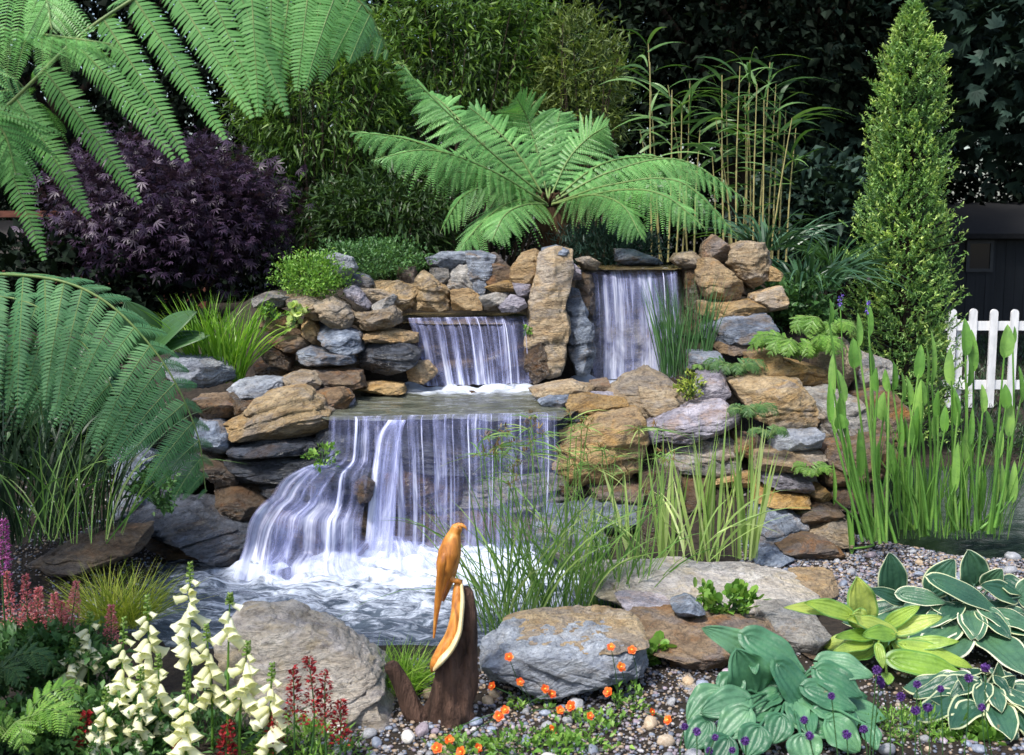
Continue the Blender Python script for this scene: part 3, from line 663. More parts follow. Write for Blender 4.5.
 (6, '480,570 560,538 640,550 682,590 640,622 520,624', 5.8, .45, 'brown', 'low weathered brown stone on the gravel at the wall foot'),
 (6, '385,590 440,573 510,590 502,622 400,628', 5.75, .4, 'blue', 'low blue stone behind the flat pale slab'),
 (6, '625,230 760,195 842,190 852,280 800,322 700,362 655,372 640,310', 6.35, .6, 'brown', 'large plain brown block at the right end of the wall'),
 (6, '640,380 720,350 800,340 830,420 760,470 680,450', 6.3, .5, 'wet', 'dark stone beneath the large plain brown block'),
 (6, '240,300 400,300 400,370 240,370', 6.5, .5, 'gold', 'ochre stone seen through the striped grass'),
 (6, '220,370 400,370 395,470 240,470', 6.45, .5, 'brown', 'dark brown stone behind the right half of the striped grass'),
 (6, '60,210 320,195 330,300 250,310 60,300', 6.6, .5, 'grey', 'grey brown stone under the long pinkish slab'),
 (6, '20,310 230,310 230,460 120,480 20,470', 6.45, .5, 'wet', 'shadowy stone low behind the striped grass'),
 # around the gold block
 (5, '560,215 640,205 680,170 800,163 822,200 807,320 770,362 640,377 590,372 545,310 555,240', 6.45, .6, 'gold', 'big golden brown boulder right of the front waterfall'),
 (5, '473,95 540,75 600,66 660,83 668,105 600,112 500,117', 6.95, .4, 'tan', 'flat tan stone at the right end of the middle pool'),
 (5, '500,130 540,110 600,110 602,148 530,155', 6.75, .3, 'blue', 'blue stone under the flat tan stone by the pool'),
 (5, '588,120 640,108 700,118 767,125 772,160 700,164 600,152', 6.7, .4, 'gold', 'long golden slab on top of the big golden brown boulder'),
 (5, '560,155 640,152 652,190 575,200', 6.62, .3, 'dark', 'dark thin stone at the right lip of the front waterfall'),
 (5, '662,70 715,60 727,95 668,102', 7.1, .35, 'brown', 'dark tan stone left of the big rust streaked boulder'),
 (5, '722,100 780,58 840,28 890,58 946,100 942,152 850,188 775,152', 6.95, .5, 'tan', 'big rust streaked boulder in front of the tall waterfall'),
 (5, '640,105 730,105 780,160 770,180 700,170', 6.85, .3, 'lilac', 'small purple grey stone between the golden slab and the rust streaked boulder'),
 (5, '560,378 640,385 652,442 570,448', 6.35, .4, 'wet', 'dark brown stone below the left corner of the golden boulder'),
 (5, '640,380 800,365 830,430 780,450 650,440', 6.35, .45, 'brown', 'brown stone below the right corner of the golden boulder'),
 (5, '540,450 700,440 820,450 830,520 700,540 560,520', 6.2, .5, 'blue', 'blue grey stone half hidden by the front reeds'),
 (5, '500,500 600,520 700,545 720,620 600,640 490,600', 5.85, .55, 'blue', 'wet blue boulder in the foam behind the front reeds'),
 (5, '820,350 930,340 944,440 850,470 810,420', 6.35, .45, 'wet', 'dark stone between the golden boulder and the striped grass'),
 (5, '800,480 930,460 944,560 830,580', 6.1, .45, 'wet', 'dark low stone behind the left tufts of striped grass'),
 # left wall
 (4, '150,60 200,20 250,25 330,30 392,70 387,120 300,132 230,112 180,92', 6.85, .5, 'silver', 'pale blue boulder at the foot of the upright green grass'),
 (4, '393,142 440,110 520,100 577,110 577,152 520,162 440,182', 6.75, .45, 'silver', 'blue boulder right below the upright green grass'),
 (4, '573,112 640,78 690,83 717,120 700,142 620,137', 6.8, .4, 'tan', 'tan cap stone above the pale crest of the big tan boulder'),
 (4, '505,172 600,140 655,138 700,178 747,230 727,312 560,307 385,302 385,265 440,230 490,200', 6.45, .6, 'tan', 'biggest tan boulder of the left wall beside the front waterfall'),
 (4, '688,150 800,138 832,175 812,212 750,222 700,180', 6.7, .4, 'brown', 'brown stone at the left rim of the middle pool'),
 (4, '288,165 370,163 442,190 432,232 370,252 300,237', 6.5, .45, 'brown', 'brown stone left of the biggest tan boulder'),
 (4, '400,160 450,185 500,175 500,200 430,235', 6.5, .4, 'wet', 'dark small stone between two blue boulders and the tan one'),
 (4, '286,250 370,248 407,290 402,362 340,372 286,347', 6.38, .5, 'blue', 'blue and tan banded block at the tip of the big frond'),
 (4, '405,318 500,308 700,326 722,350 712,372 600,380 430,378', 6.34, .6, 'dark', 'long dark slate under the biggest tan boulder'),
 (4, '420,378 600,378 712,372 690,430 640,470 430,478', 6.3, .6, 'dark', 'second long dark slate left of the cascade'),
 (4, '290,368 340,372 430,402 432,482 350,482 290,430', 6.3, .5, 'wet', 'rusty dark stone under the tip of the big frond'),
 (4, '350,480 480,482 560,500 540,560 500,612 380,582', 6.2, .5, 'wet', 'wet brown stone just left of the cascade'),
 (4, '500,470 640,472 640,490 560,540 530,520', 6.2, .4, 'dark', 'dark sliver under the second long slate'),
 (4, '0,360 60,348 112,400 110,480 0,475', 6.3, .5, 'blue', 'blue block under the hanging frond at the left end of the wall'),
 (4, '-20,475 80,478 112,560 60,622 -20,605', 6.2, .5, 'blue', 'dark blue block low at the left end of the wall'),
 (4, '110,400 290,380 300,470 200,520 112,480', 6.45, .5, 'dark', 'dark stone behind the small leafy plant under the frond'),
 (4, '40,560 130,545 210,600 290,660 400,740 380,800 200,790 60,700', 6.25, .5, 'wet', 'deep shaded stone under the big diagonal slab'),
 (8, '385,95 440,62 560,72 640,110 755,152 765,200 700,215 620,190 540,150 470,118 400,130', 5.98, .75, 'dark', 'big dark diagonal slab with a pale edge left of the cascade'),
 (8, '400,130 470,118 540,150 620,190 700,215 690,262 600,250 520,215 440,170', 6.1, .6, 'brown', 'rusty underside stone beneath the big diagonal slab'),
 (8, '60,240 200,170 300,138 392,138 372,192 250,232 100,268', 5.5, .6, 'brown', 'long tilted brown slab on the left bank behind the yellow grass'),
 (8, '420,180 520,215 620,252 690,270 680,310 560,300 430,290', 5.95, .6, 'wet', 'dark wet stone at the left water edge below the cascade'),
 # front bank
 (0, '222,640 246,609 290,612 332,628 362,650 376,668 390,722 388,752 330,764 270,760 228,730', 3.96, .5, 'pale', 'large pale boulder in front left behind the red flowers'),
 (0, '506,636 540,620 600,615 634,619 645,638 600,646 520,646', 4.22, .5, 'tan', 'tan banded slab lying on the grey boulder right of the wooden bird'),
 (0, '486,650 508,628 600,622 645,640 645,672 622,688 575,697 530,688 490,670', 4.12, .6, 'silver', 'blue grey boulder behind the orange flowers'),
 (10, '90,130 200,108 330,93 450,113 520,138 700,128 850,168 902,210 862,242 700,250 500,250 300,245 150,180', 5.05, .75, 'pale', 'long pale flat slab in front of the striped grass'),
 (10, '700,240 800,232 902,280 932,330 862,362 790,392 715,330', 4.6, .55, 'grey', 'grey and tan blunt stone behind the yellow hosta'),
 (10, '250,268 320,258 500,268 700,290 772,332 762,372 600,372 560,442 450,472 390,442 385,360 300,332', 4.42, .6, 'brown', 'wide brown slab with a banded top in the middle of the front bank'),
 (10, '398,245 450,198 505,245 502,275 420,272', 4.55, .3, 'blue', 'small dark blue pointed stone on the front bank'),
 (10, '195,190 300,198 405,222 385,262 255,262', 4.8, .3, 'lilac', 'pale blue stone in front of the long pale flat slab'),
 (10, '838,370 900,343 960,350 960,402 860,418', 4.45, .4, 'brown', 'low brown stone behind the blue green hosta'),
 (10, '820,125 960,122 960,172 870,195', 5.2, .4, 'gold', 'flat ochre stone at the edge of the gravel'),
 (10, '368,520 410,485 460,478 507,530 492,552 400,558', 4.12, .22, 'pale', 'white pitted stone left of the blue green hosta'),
 (10, '323,590 380,550 440,580 447,622 400,642 338,622', 3.98, .2, 'pale', 'rounded pale stone behind the bright orange flower'),
 (10, '283,520 330,503 370,530 362,562 308,562', 4.1, .2, 'lilac', 'smooth purple stone left of the white pitted stone'),
 (10, '280,490 350,470 380,490 370,520 300,515', 4.22, .2, 'brown', 'small brown stone under the lower leafy seedling'),
]
for c, s, Y, th, k, lb in BACK:
    rock(c, s, Y, th, k, lb, amp=.05, strata=.08, lean=.1, pw=6 if th > .22 else 3.2, n=30)
for r in LIST:
    c, s, Y, th, k, lb = r[:6]
    nm = r[6] if len(r) > 6 else 'rock'
    big = c in (0, 8) or (c == 10 and 'slab' in lb)
    rock(c, s, Y, th, k, lb, n=56 if big else 34, name=nm, cat='stone' if nm != 'rock' else 'rock', amp=.06)
# ================================================================ background: wood, trees, shed, fence
G_DARK = leaf_mat('shade_dark_tree_leaf', (.004, .007, .005), (.008, .015, .010), (.015, .026, .018), .12, .7, .08)  # background shade is put into these near-black leaf colours
G_SYC = leaf_mat('sycamore_leaf', (.010, .022, .018), (.022, .045, .036), (.045, .085, .07), .15, .55, .15)
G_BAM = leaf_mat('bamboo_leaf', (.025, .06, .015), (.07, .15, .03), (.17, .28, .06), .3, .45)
G_BAMD = leaf_mat('shaded_bamboo_leaf', (.012, .03, .012), (.03, .065, .022), (.06, .12, .03), .25, .45)  # darker copy of the bamboo leaf, shade put into its greens
G_OLIVE = leaf_mat('olive_shrub_leaf', (.045, .075, .02), (.11, .16, .045), (.22, .28, .09), .3, .5)
G_MAPLE = leaf_mat('purple_maple_leaf', (.014, .009, .022), (.034, .018, .044), (.075, .045, .10), .2, .45)
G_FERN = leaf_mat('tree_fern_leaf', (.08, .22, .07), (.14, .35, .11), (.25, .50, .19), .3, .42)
G_FERND = leaf_mat('shaded_fern_leaf', (.045, .14, .06), (.08, .22, .10), (.16, .34, .16), .28, .42)  # tree fern leaf again, with shade mixed into the colour
G_YEW = leaf_mat('golden_yew_needle', (.06, .15, .06), (.19, .35, .11), (.52, .66, .22), .3, .5)
G_STRAP = leaf_mat('strap_leaf', (.018, .05, .03), (.035, .095, .05), (.10, .20, .13), .2, .35, .5)
G_CANE = leaf_mat('cane_leaf', (.04, .10, .03), (.09, .20, .06), (.18, .32, .12), .3, .4)
G_BLUE = leaf_mat('blue_green_needle', (.012, .035, .028), (.025, .06, .05), (.05, .10, .08), .1, .5)
G_GRASS = leaf_mat('fresh_grass_blade', (.08, .20, .02), (.15, .34, .03), (.28, .48, .06), .35, .4)
G_REED = leaf_mat('reed_blade', (.09, .22, .05), (.19, .35, .09), (.38, .48, .18), .3, .4)
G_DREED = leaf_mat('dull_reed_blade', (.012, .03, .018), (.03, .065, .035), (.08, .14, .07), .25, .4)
G_IRIS = leaf_mat('striped_blade', (.22, .36, .10), (.36, .50, .17), (.58, .66, .33), .35, .4)
G_FRESH = leaf_mat('fresh_small_leaf', (.07, .18, .03), (.14, .30, .05), (.28, .45, .10), .3, .4)
G_MID = leaf_mat('mid_green_leaf', (.03, .08, .03), (.06, .15, .05), (.12, .24, .08), .25, .45)
G_TUSS = leaf_mat('yellow_green_blade', (.14, .22, .03), (.28, .36, .05), (.45, .46, .10), .35, .4)
BARK = plain_mat('dark_bark', (.010, .008, .006), (.04, .03, .022), .9, 14, (1, 1, .3), 1.0, .1, .03)
TWIG = plain_mat('twig_bark', (.03, .022, .014), (.07, .05, .03), .8, 30)
CANE = plain_mat('yellow_cane', (.20, .18, .07), (.40, .35, .15), .45, 9, (1, 1, .5), .2)
TRUNK = plain_mat('fibrous_trunk', (.02, .012, .007), (.08, .05, .03), .95, 40, (1, 1, .2), 1.0, .05, .02)

def leafmass(mb, C, R, n, tpl, size, clump=40, spread=.22, up=.3, shell=.55, mi=0, droop=.2, seed=None, sv=.35):
    """n leaves in clumps through the volume of an ellipsoid"""
    rs = RNG; k = max(3, n // clump)
    d = unit(rs.normal(size=(k, 3))); rad = (shell + (1 - shell) * rs.random(k) ** .5)[:, None]
    cc = d * rad * (1 + .13 * noise(d * 2.3 + rs.uniform(0, 30)))[:, None]
    idx = rs.integers(0, k, n); cr = rs.uniform(.35, 1.0, k)
    P = cc[idx] + rs.normal(size=(n, 3)) * spread * .5
    W = np.asarray(C) + P * np.asarray(R)
    D = unit(d[idx] * .7 + rs.normal(size=(n, 3)) * .7 + [0, 0, up - droop])
    Fm = rot_frames(D); sz = size * (1 + sv * rs.normal(size=n)).clip(.4, 1.9)
    mb.inst(tpl, Fm * sz[:, None, None], W, r=np.clip(rs.random(n) * .6 + cr[idx] * .4 + .15 * rs.normal(size=n), 0, 1), mi=mi)
    return np.asarray(C) + cc * np.asarray(R)

def tree(name, label, x, y, h, cr, cz, n, size, leafm, tpl, trunk_r=.16, group='dark trees behind the garden', clump=60, spread=.24):
    z0 = float(terrain(x, y)); t = thing(name, (x, y, z0), label, 'tree', group)
    mb = MB(); top = np.array([x + RNG.normal() * .3, y, cz + cr[2] * .4])
    P = spline([[x, y, z0 - .1], [x + .1, y, z0 + h * .25], [x - .05, y + .1, cz - cr[2] * .5], top], 14)
    tube(mb, P, np.linspace(trunk_r, trunk_r * .3, 14), 10, rough=.12); mb.obj('trunk', BARK, t)
    cb = MB(); cc = leafmass(cb, (x, y, cz), cr, n, tpl, size, clump, spread); lb = MB()
    for q in cc[::max(1, len(cc) // 16)]:
        s = P[RNG.integers(5, 12)]; m = (s + q) / 2 + [0, 0, .25]
        tube(lb, spline([s, m, q], 7), np.linspace(trunk_r * .3, trunk_r * .06, 7), 5)
    lb.obj('limb', BARK, t); cb.obj('crown', leafm, t); return t

mb = MB()
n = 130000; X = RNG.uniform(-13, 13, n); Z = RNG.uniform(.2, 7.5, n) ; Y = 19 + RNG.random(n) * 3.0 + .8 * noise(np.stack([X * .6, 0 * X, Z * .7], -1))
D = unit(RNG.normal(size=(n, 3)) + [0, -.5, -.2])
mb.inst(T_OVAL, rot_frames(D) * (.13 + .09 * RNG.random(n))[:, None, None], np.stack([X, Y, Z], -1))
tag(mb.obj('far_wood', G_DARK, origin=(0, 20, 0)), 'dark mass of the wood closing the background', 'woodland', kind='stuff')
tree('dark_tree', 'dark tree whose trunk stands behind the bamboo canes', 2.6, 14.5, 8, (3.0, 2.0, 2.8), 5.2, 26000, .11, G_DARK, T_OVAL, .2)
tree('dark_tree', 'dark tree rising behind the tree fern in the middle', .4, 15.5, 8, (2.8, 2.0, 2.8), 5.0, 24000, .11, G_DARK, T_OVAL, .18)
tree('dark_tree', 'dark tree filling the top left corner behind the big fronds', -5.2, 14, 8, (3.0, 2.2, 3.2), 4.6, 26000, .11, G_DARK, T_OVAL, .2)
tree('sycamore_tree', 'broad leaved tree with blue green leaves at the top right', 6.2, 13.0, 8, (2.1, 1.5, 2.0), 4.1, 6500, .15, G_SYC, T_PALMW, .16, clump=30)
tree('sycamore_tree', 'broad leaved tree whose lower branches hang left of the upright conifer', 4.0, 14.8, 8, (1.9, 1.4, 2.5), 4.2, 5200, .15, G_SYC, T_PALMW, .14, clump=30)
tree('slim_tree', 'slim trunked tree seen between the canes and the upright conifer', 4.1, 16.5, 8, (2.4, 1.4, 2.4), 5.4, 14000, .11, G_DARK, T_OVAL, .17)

def shrub(name, label, pc, Y, rpx, n, size, lm, tpl, depth=.6, clump=26, spread=.25, cat='shrub', up=.2, droop=.1, group=None, shell=.45, base=None):
    c = at(pc[0], pc[1], Y); s = Y / FPX; R = (rpx[0] * s, depth, rpx[1] * s)
    bz = float(terrain(c[0], Y)); t = thing(name, (c[0], Y, bz), label, cat, group)
    mb = MB(); cc = leafmass(mb, c, R, n, tpl, size, clump, spread, up, shell, droop=droop)
    mb.obj('foliage', lm, t); sb = MB()
    for q in cc[::max(1, len(cc) // 26)]:
        b = np.array([c[0] + RNG.normal() * .06, Y + RNG.normal() * .05, bz - .02])
        tube(sb, spline([b, (b * .55 + q * .45) + RNG.normal(size=3) * .05, q], 7), np.linspace(.016, .004, 7), 5)
    sb.obj('stem', TWIG, t); return t
shrub('purple_maple', 'purple leaved Japanese maple below the big overhanging frond', (165, 212), 9.6, (116, 72), 15000, .062, G_MAPLE, T_PALM, .7, 46, .3, up=-.1, droop=.4, shell=.3)
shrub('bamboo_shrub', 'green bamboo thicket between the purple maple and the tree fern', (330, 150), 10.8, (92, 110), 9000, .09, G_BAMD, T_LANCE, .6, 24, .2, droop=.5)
shrub('bamboo_shrub', 'bright yellow green bamboo in the light above the maple', (320, 95), 10.4, (85, 95), 7500, .085, G_BAM, T_LANCE, .45, 24, .18, droop=.4)
shrub('bamboo_shrub', 'tall loose bamboo at the top centre', (455, 45), 11.2, (110, 85), 8500, .09, G_BAM, T_LANCE, .5, 22, .17, droop=.4)
shrub('olive_shrub', 'olive yellow shrub at the top right of the tree fern', (582, 92), 10.9, (48, 82), 4800, .075, G_OLIVE, T_LANCE, .4, 24, .18, droop=.1)
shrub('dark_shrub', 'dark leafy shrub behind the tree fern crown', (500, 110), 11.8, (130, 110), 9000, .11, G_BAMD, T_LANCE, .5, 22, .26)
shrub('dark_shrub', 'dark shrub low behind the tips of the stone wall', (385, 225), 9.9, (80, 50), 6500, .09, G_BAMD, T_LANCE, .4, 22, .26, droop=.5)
shrub('dark_shrub', 'dark undergrowth behind the left frond and the maple stems', (75, 290), 9.4, (120, 62), 5000, .10, G_DARK, T_OVAL, .5, 22, .26)
shrub('dark_shrub', 'low dark undergrowth between the canes and the conifer', (815, 215), 12.2, (65, 52), 3500, .12, G_SYC, T_OVAL, .4, 22, .26)

# brick wall at the far left
BRICK = plain_mat('old_red_brick', (.05, .018, .012), (.14, .05, .032), .85, 9, (1, 1, 3), .6)
def box(mb, lo, hi, mi=0, bev=0.0, r=.5):
    x0, y0, z0 = lo; x1, y1, z1 = hi
    V = [[x0, y0, z0], [x1, y0, z0], [x1, y1, z0], [x0, y1, z0], [x0, y0, z1], [x1, y0, z1], [x1, y1, z1], [x0, y1, z1]]
    mb.add(V, [[0, 3, 2, 1], [4, 5, 6, 7], [0, 1, 5, 4], [1, 2, 6, 5], [2, 3, 7, 6], [3, 0, 4, 7]], mi, r, smooth=False)
t = thing('brick_wall', (-6, 11.4, .8), 'low dark red brick wall behind the purple maple', 'wall')
mb = MB(); z1 = at(20, 214, 11.3)[2]
for i in range(9):
    for j in range(26):
        x0 = -8.5 + j * .225 + (i % 2) * .11; zz = .55 + i * .078
        if zz + .07 < z1 and x0 < -3.0: box(mb, (x0, 11.3, zz), (x0 + .215, 11.42, zz + .068), r=RNG.random())
mb.obj('brickwork', BRICK, t)
mb = MB(); box(mb, (-8.55, 11.33, .3), (-3.0, 11.41, z1 - .06)); mb.obj('mortar', plain_mat('mortar', (.05, .04, .035), (.09, .08, .07)), t)
mb = MB(); box(mb, (-8.6, 11.26, z1 - .03), (-2.95, 11.46, z1 + .03)); mb.obj('coping', BRICK, t)

# shed and picket fence on the right
GREY = plain_mat('grey_shed_boards', (.012, .014, .017), (.022, .025, .03), .7, 5, (4, 4, .2), .2)
DARKF = plain_mat('dark_window_frame', (.03, .033, .038), (.045, .05, .055), .5, 5)
m, nn, oo = _mat('dark_window_glass'); b = N(nn, 'ShaderNodeBsdfPrincipled', Roughness=.12); b.inputs['Base Color'].default_value = (.012, .014, .018, 1); nn.links.new(b.outputs[0], oo.inputs[0]); GLASS = m
Y0 = 17.5; xl = at(948, 260, Y0)[0]; xr = xl + 3.4; zt = at(950, 230, Y0)[2]
t = thing('garden_shed', ((xl + xr) / 2, Y0, .07), 'dim grey garden shed with a window beyond the picket fence', 'shed')
mb = MB()
for i in range(int((xr - xl) / .14)): box(mb, (xl + i * .14, Y0 + .004 * (i % 2), .0), (xl + i * .14 + .136, Y0 + 1.8, zt - .1), r=RNG.random())
mb.obj('wall', GREY, t)
mb = MB(); V = np.array([[xl - .15, Y0 - .2, zt - .12], [xr + .15, Y0 - .2, zt - .12], [xr + .15, Y0 + 2, zt + .35], [xl - .15, Y0 + 2, zt + .35]])
mb.add(np.vstack([V, V + [0, 0, .07]]), [[0, 3, 2, 1], [4, 5, 6, 7], [0, 1, 5, 4], [1, 2, 6, 5], [2, 3, 7, 6], [3, 0, 4, 7]], 0, .5, smooth=False)
mb.obj('roof', plain_mat('felt_roof', (.01, .01, .011), (.02, .02, .021), .9, 20), t)
wx0, wz0 = at(965, 272, Y0)[0], at(965, 272, Y0)[2]; wx1, wz1 = at(992, 272, Y0)[0], at(965, 240, Y0)[2]
fr = MB()
for a, c_ in (((wx0, Y0 - .03, wz0), (wx0 + .05, Y0 - .001, wz1)), ((wx1 - .05, Y0 - .03, wz0), (wx1, Y0 - .001, wz1)), ((wx0 + .05, Y0 - .03, wz0), (wx1 - .05, Y0 - .001, wz0 + .05)), ((wx0 + .05, Y0 - .03, wz1 - .05), (wx1 - .05, Y0 - .001, wz1))): box(fr, a, c_)
f = fr.obj('window', DARKF, t); f['_o'] = list(t['_o'])
g = MB(); box(g, (wx0 + .05, Y0 - .015, wz0 + .05), (wx1 - .05, Y0 - .003, wz1 - .05)); g.obj('pane', GLASS, f)
mb = MB(); box(mb, (xl - .02, Y0 - .03, 0), (xl + .06, Y0 - .002, zt - .12)); mb.obj('corner_board', DARKF, t)

WHITE = plain_mat('white_painted_wood', (.52, .53, .54), (.80, .80, .81), .6, 14, (1, 1, .3), .3)
YF = 10.5; zb = at(950, 404, YF)[2]; zt = at(950, 309, YF)[2]
xs = [at(px, 350, YF)[0] for px in np.arange(951, 951 + 20.6 * 16, 20.6)]
t = thing('picket_fence', (xs[0], YF, zb), 'white picket fence with rounded tops at the right edge', 'fence')
pw_ = .033
for i, x in enumerate(xs):
    mb = MB(); a = np.linspace(0, pi, 9); jit = RNG.normal() * .006
    prof = np.concatenate([[[pw_, zb - .05 + .02], [pw_, zt - pw_ + jit]], np.stack([np.cos(a[1:-1]) * pw_, zt - pw_ + jit + np.sin(a[1:-1]) * pw_], 1), [[-pw_, zt - pw_ + jit], [-pw_, zb - .03]]])
    k = len(prof); F_ = np.stack([prof[:, 0] + x, np.full(k, YF - .012), prof[:, 1]], 1); B_ = F_ + [0, .024, 0]
    mb.add(np.vstack([F_, B_]), [[j, (j + 1) % k, k + (j + 1) % k, k + j] for j in range(k)], smooth=False)
    mb.V.append(np.vstack([F_, B_])); mb.A.append(np.full((2 * k, 3), .5)); mb.F.append((np.array([list(range(k))[::-1]]) + mb.n, 0, False)); mb.F.append((np.array([list(range(k, 2 * k))]) + mb.n, 0, False)); mb.n += 2 * k
    mb.obj('picket', WHITE, t)
for py in (326, 385):
    z = at(950, py, YF)[2]; mb = MB(); box(mb, (xs[0] - .05, YF + .0125, z - .04), (xs[-1] + .05, YF + .04, z + .04)); mb.obj('rail', WHITE, t)
for x in (xs[0] + .09, xs[8] + .09, xs[-1] - .09):
    mb = MB(); box(mb, (x - .03, YF + .041, zb - .1), (x + .03, YF + .10, zt - .1)); mb.obj('post', WHITE, t)
# lawn beyond the fence
mb = MB(); n = 26000; X = RNG.uniform(2.6, 11, n); Y = RNG.uniform(9.9, 17, n); Bp = np.stack([X, Y, terrain(X, Y)], -1)
blades(mb, Bp, np.stack([RNG.normal(size=n) * .35, RNG.normal(size=n) * .35, np.ones(n)], -1), RNG.uniform(.04, .09, n), .012, .2, 3)
tag(mb.obj('lawn', G_DREED, origin=(5, 12, 0)), 'dark grass growing round the picket fence', 'grass', kind='stuff')

# ---- upright conifer
def conifer():
    Yc = 8.7; c = at(902, 350, Yc); zb_ = float(terrain(c[0], Yc)); top = at(913, 2, Yc)
    t = thing('upright_conifer', (c[0], Yc, zb_), 'narrow golden green upright conifer beside the white fence', 'conifer')
    hh = top[2] - zb_
    px = lambda q: q * Yc / FPX
    P = spline([[c[0], Yc, zb_ - .05], [c[0] + .01, Yc, zb_ + hh * .5], [top[0], Yc, top[2] - .1]], 12); mb = MB(); tube(mb, P, np.linspace(.06, .012, 12), 8); mb.obj('trunk', BARK, t)
    n = 4300; f = RNG.random(n) ** .9; z = zb_ + .1 + f * (hh - .12)
    rad = np.interp(f, [0, .14, .43, .72, .86, .95, 1], [px(50), px(53), px(44), px(33), px(29), px(15), px(2)])
    an = RNG.uniform(0, 2 * pi, n); kx = 1 + .42 * noise(np.stack([np.cos(an) * 2.2, np.sin(an) * 2.2, z * 5], -1)) + .1 * noise(np.stack([np.cos(an) * 6, np.sin(an) * 6, z * 14], -1))
    kx *= .86 * RNG.choice([1, 1, 1, 1.28, .8, .6], n)
    cx = np.interp(f, [0, 1], [c[0], top[0]])
    S = np.stack([cx + np.cos(an) * rad * kx, Yc + np.sin(an) * rad * kx, z], -1)
    O = np.stack([np.cos(an), np.sin(an), 0 * an], -1)
    m = 13; L = .058; D0 = unit(O * .75 + [0, 0, .75] + RNG.normal(size=(n, 3)) * .25)
    s = np.linspace(0, 1, m); Pp = S[:, None] + D0[:, None] * (L * (s - .6))[None, :, None] * 1.5
    Dn = unit(D0[:, None] * .8 + RNG.normal(size=(n, m, 3)) * .65)
    tone = np.clip(.5 + .5 * noise(S * 5) + .15 * RNG.normal(size=n), 0, 1)
    r = np.clip(tone[:, None] * .65 + s[None] * .5 - .1, 0, 1)
    mb = MB(); mb.inst(T_NEEDLE, rot_frames(Dn.reshape(-1, 3)) * [2.0, 1, 1] * .026, Pp.reshape(-1, 3), r=r.ravel())
    mb.obj('foliage', G_YEW, t)
    mb = MB(); q = S[::4]; mm = np.stack([cx[::4], np.full(len(q), Yc), z[::4] - .12], -1)
    for a_, b_ in list(zip(mm, q))[:420]: tube(mb, np.array([a_, b_]), [.008, .003], 4, cap=False)
    mb.obj('branch', BARK, t)
conifer()

# ---- bamboo canes
def canes(label, xs, Yc, group='clumps of bare bamboo canes'):
    c = at(np.mean([q[0] for q in xs]), 245, Yc); bz = float(terrain(c[0], Yc)); t = thing('bamboo_clump', (c[0], Yc, bz), label, 'bamboo', group)
    for (pb, ptx, pty) in xs:
        yy = Yc + RNG.normal() * .12; top = at(ptx, pty, yy); b = at(pb, 262, yy); mid = (b + top) / 2 + [(RNG.normal() - (ptx - pb) * .03) * .012, 0, 0]
        mb = MB(); P = spline([b, mid, top], 40); R = np.linspace(.0085, .0035, 40); R[::6] *= 1.35
        tube(mb, P, R, 6, r=RNG.random()); mb.obj('cane', CANE, t)
    mb = MB()
    for (pb, ptx, pty) in xs:
        top = at(ptx, pty, Yc); k = 6
        B = top - [0, 0, 1] * RNG.uniform(0, .5, (k, 1)) ; 
        D = np.stack([RNG.normal(size=k) * .9, RNG.normal(size=k) * .5, RNG.uniform(.3, 1.3, k)], -1)
        blades(mb, B, D, RNG.uniform(.22, .45, k), RNG.uniform(.02, .036, k), RNG.uniform(.4, 1.1, k), 8)
        k = 5; B = at(pb, 262, Yc) + (top - at(pb, 262, Yc)) * RNG.uniform(.15, .8, (k, 1)); D = np.stack([RNG.normal(size=k), RNG.normal(size=k) * .5, RNG.uniform(.0, .8, k)], -1)
        blades(mb, B, D, RNG.uniform(.09, .2, k), RNG.uniform(.012, .02, k), .5, 6)
    mb.obj('leaves', G_CANE, t)
canes('sparse clump of thin canes standing just right of the tree fern', [(652, 650, 62), (660, 648, 40), (668, 672, 90), (676, 682, 105), (688, 668, 85), (662, 640, 130), (694, 700, 130), (682, 690, 80)], 10.2)
canes('dense clump of yellow canes with drooping strap leaves behind the orange slab', [(724, 722, 75), (730, 726, 90), (736, 740, 66), (741, 745, 95), (745, 750, 60), (749, 748, 110), (753, 757, 84), (757, 770, 62), (762, 764, 100), (767, 776, 84), (772, 780, 100), (778, 786, 110), (733, 716, 120), (770, 792, 118), (786, 796, 128), (715, 712, 150)], 9.9)
# strap leaved plants
def strap(name, label, px, py, Y, n, L, W, lm, droop=.9, spread=.8, cat='plant', rr=.08, up=1.0, group=None, seg=8):
    c = at(px, py, Y); t = thing(name, c, label, cat, group); mb = MB()
    a = RNG.uniform(0, 2 * pi, n); B = c + np.stack([np.cos(a), np.sin(a), 0 * a], -1) * (rr * RNG.random(n) ** .5)[:, None]
    sp = spread * RNG.random(n) ** .6
    D = np.stack([np.cos(a) * sp, np.sin(a) * sp, up + 0 * a], -1) + RNG.normal(size=(n, 3)) * .08
    blades(mb, B, D, L * RNG.uniform(.55, 1.05, n), W * RNG.uniform(.7, 1.2, n), droop * RNG.uniform(.4, 1.2, n), seg)
    mb.obj('leaves', lm, t); return t
strap('strap_leaf_plant', 'dark strap leaved plant spilling over behind the crowning tan boulder', 805, 290, 8.5, 150, .55, .022, G_STRAP, .9, 1.1, rr=.22)
strap('strap_leaf_plant', 'dark strap leaved plant beneath the dense yellow canes', 765, 250, 9.2, 90, .5, .02, G_STRAP, .9, 1.0, rr=.2)
strap('strap_leaf_plant', 'thin arching plant left of the upright conifer foot', 835, 268, 9.0, 60, .5, .016, G_MID, .9, .9, rr=.12)
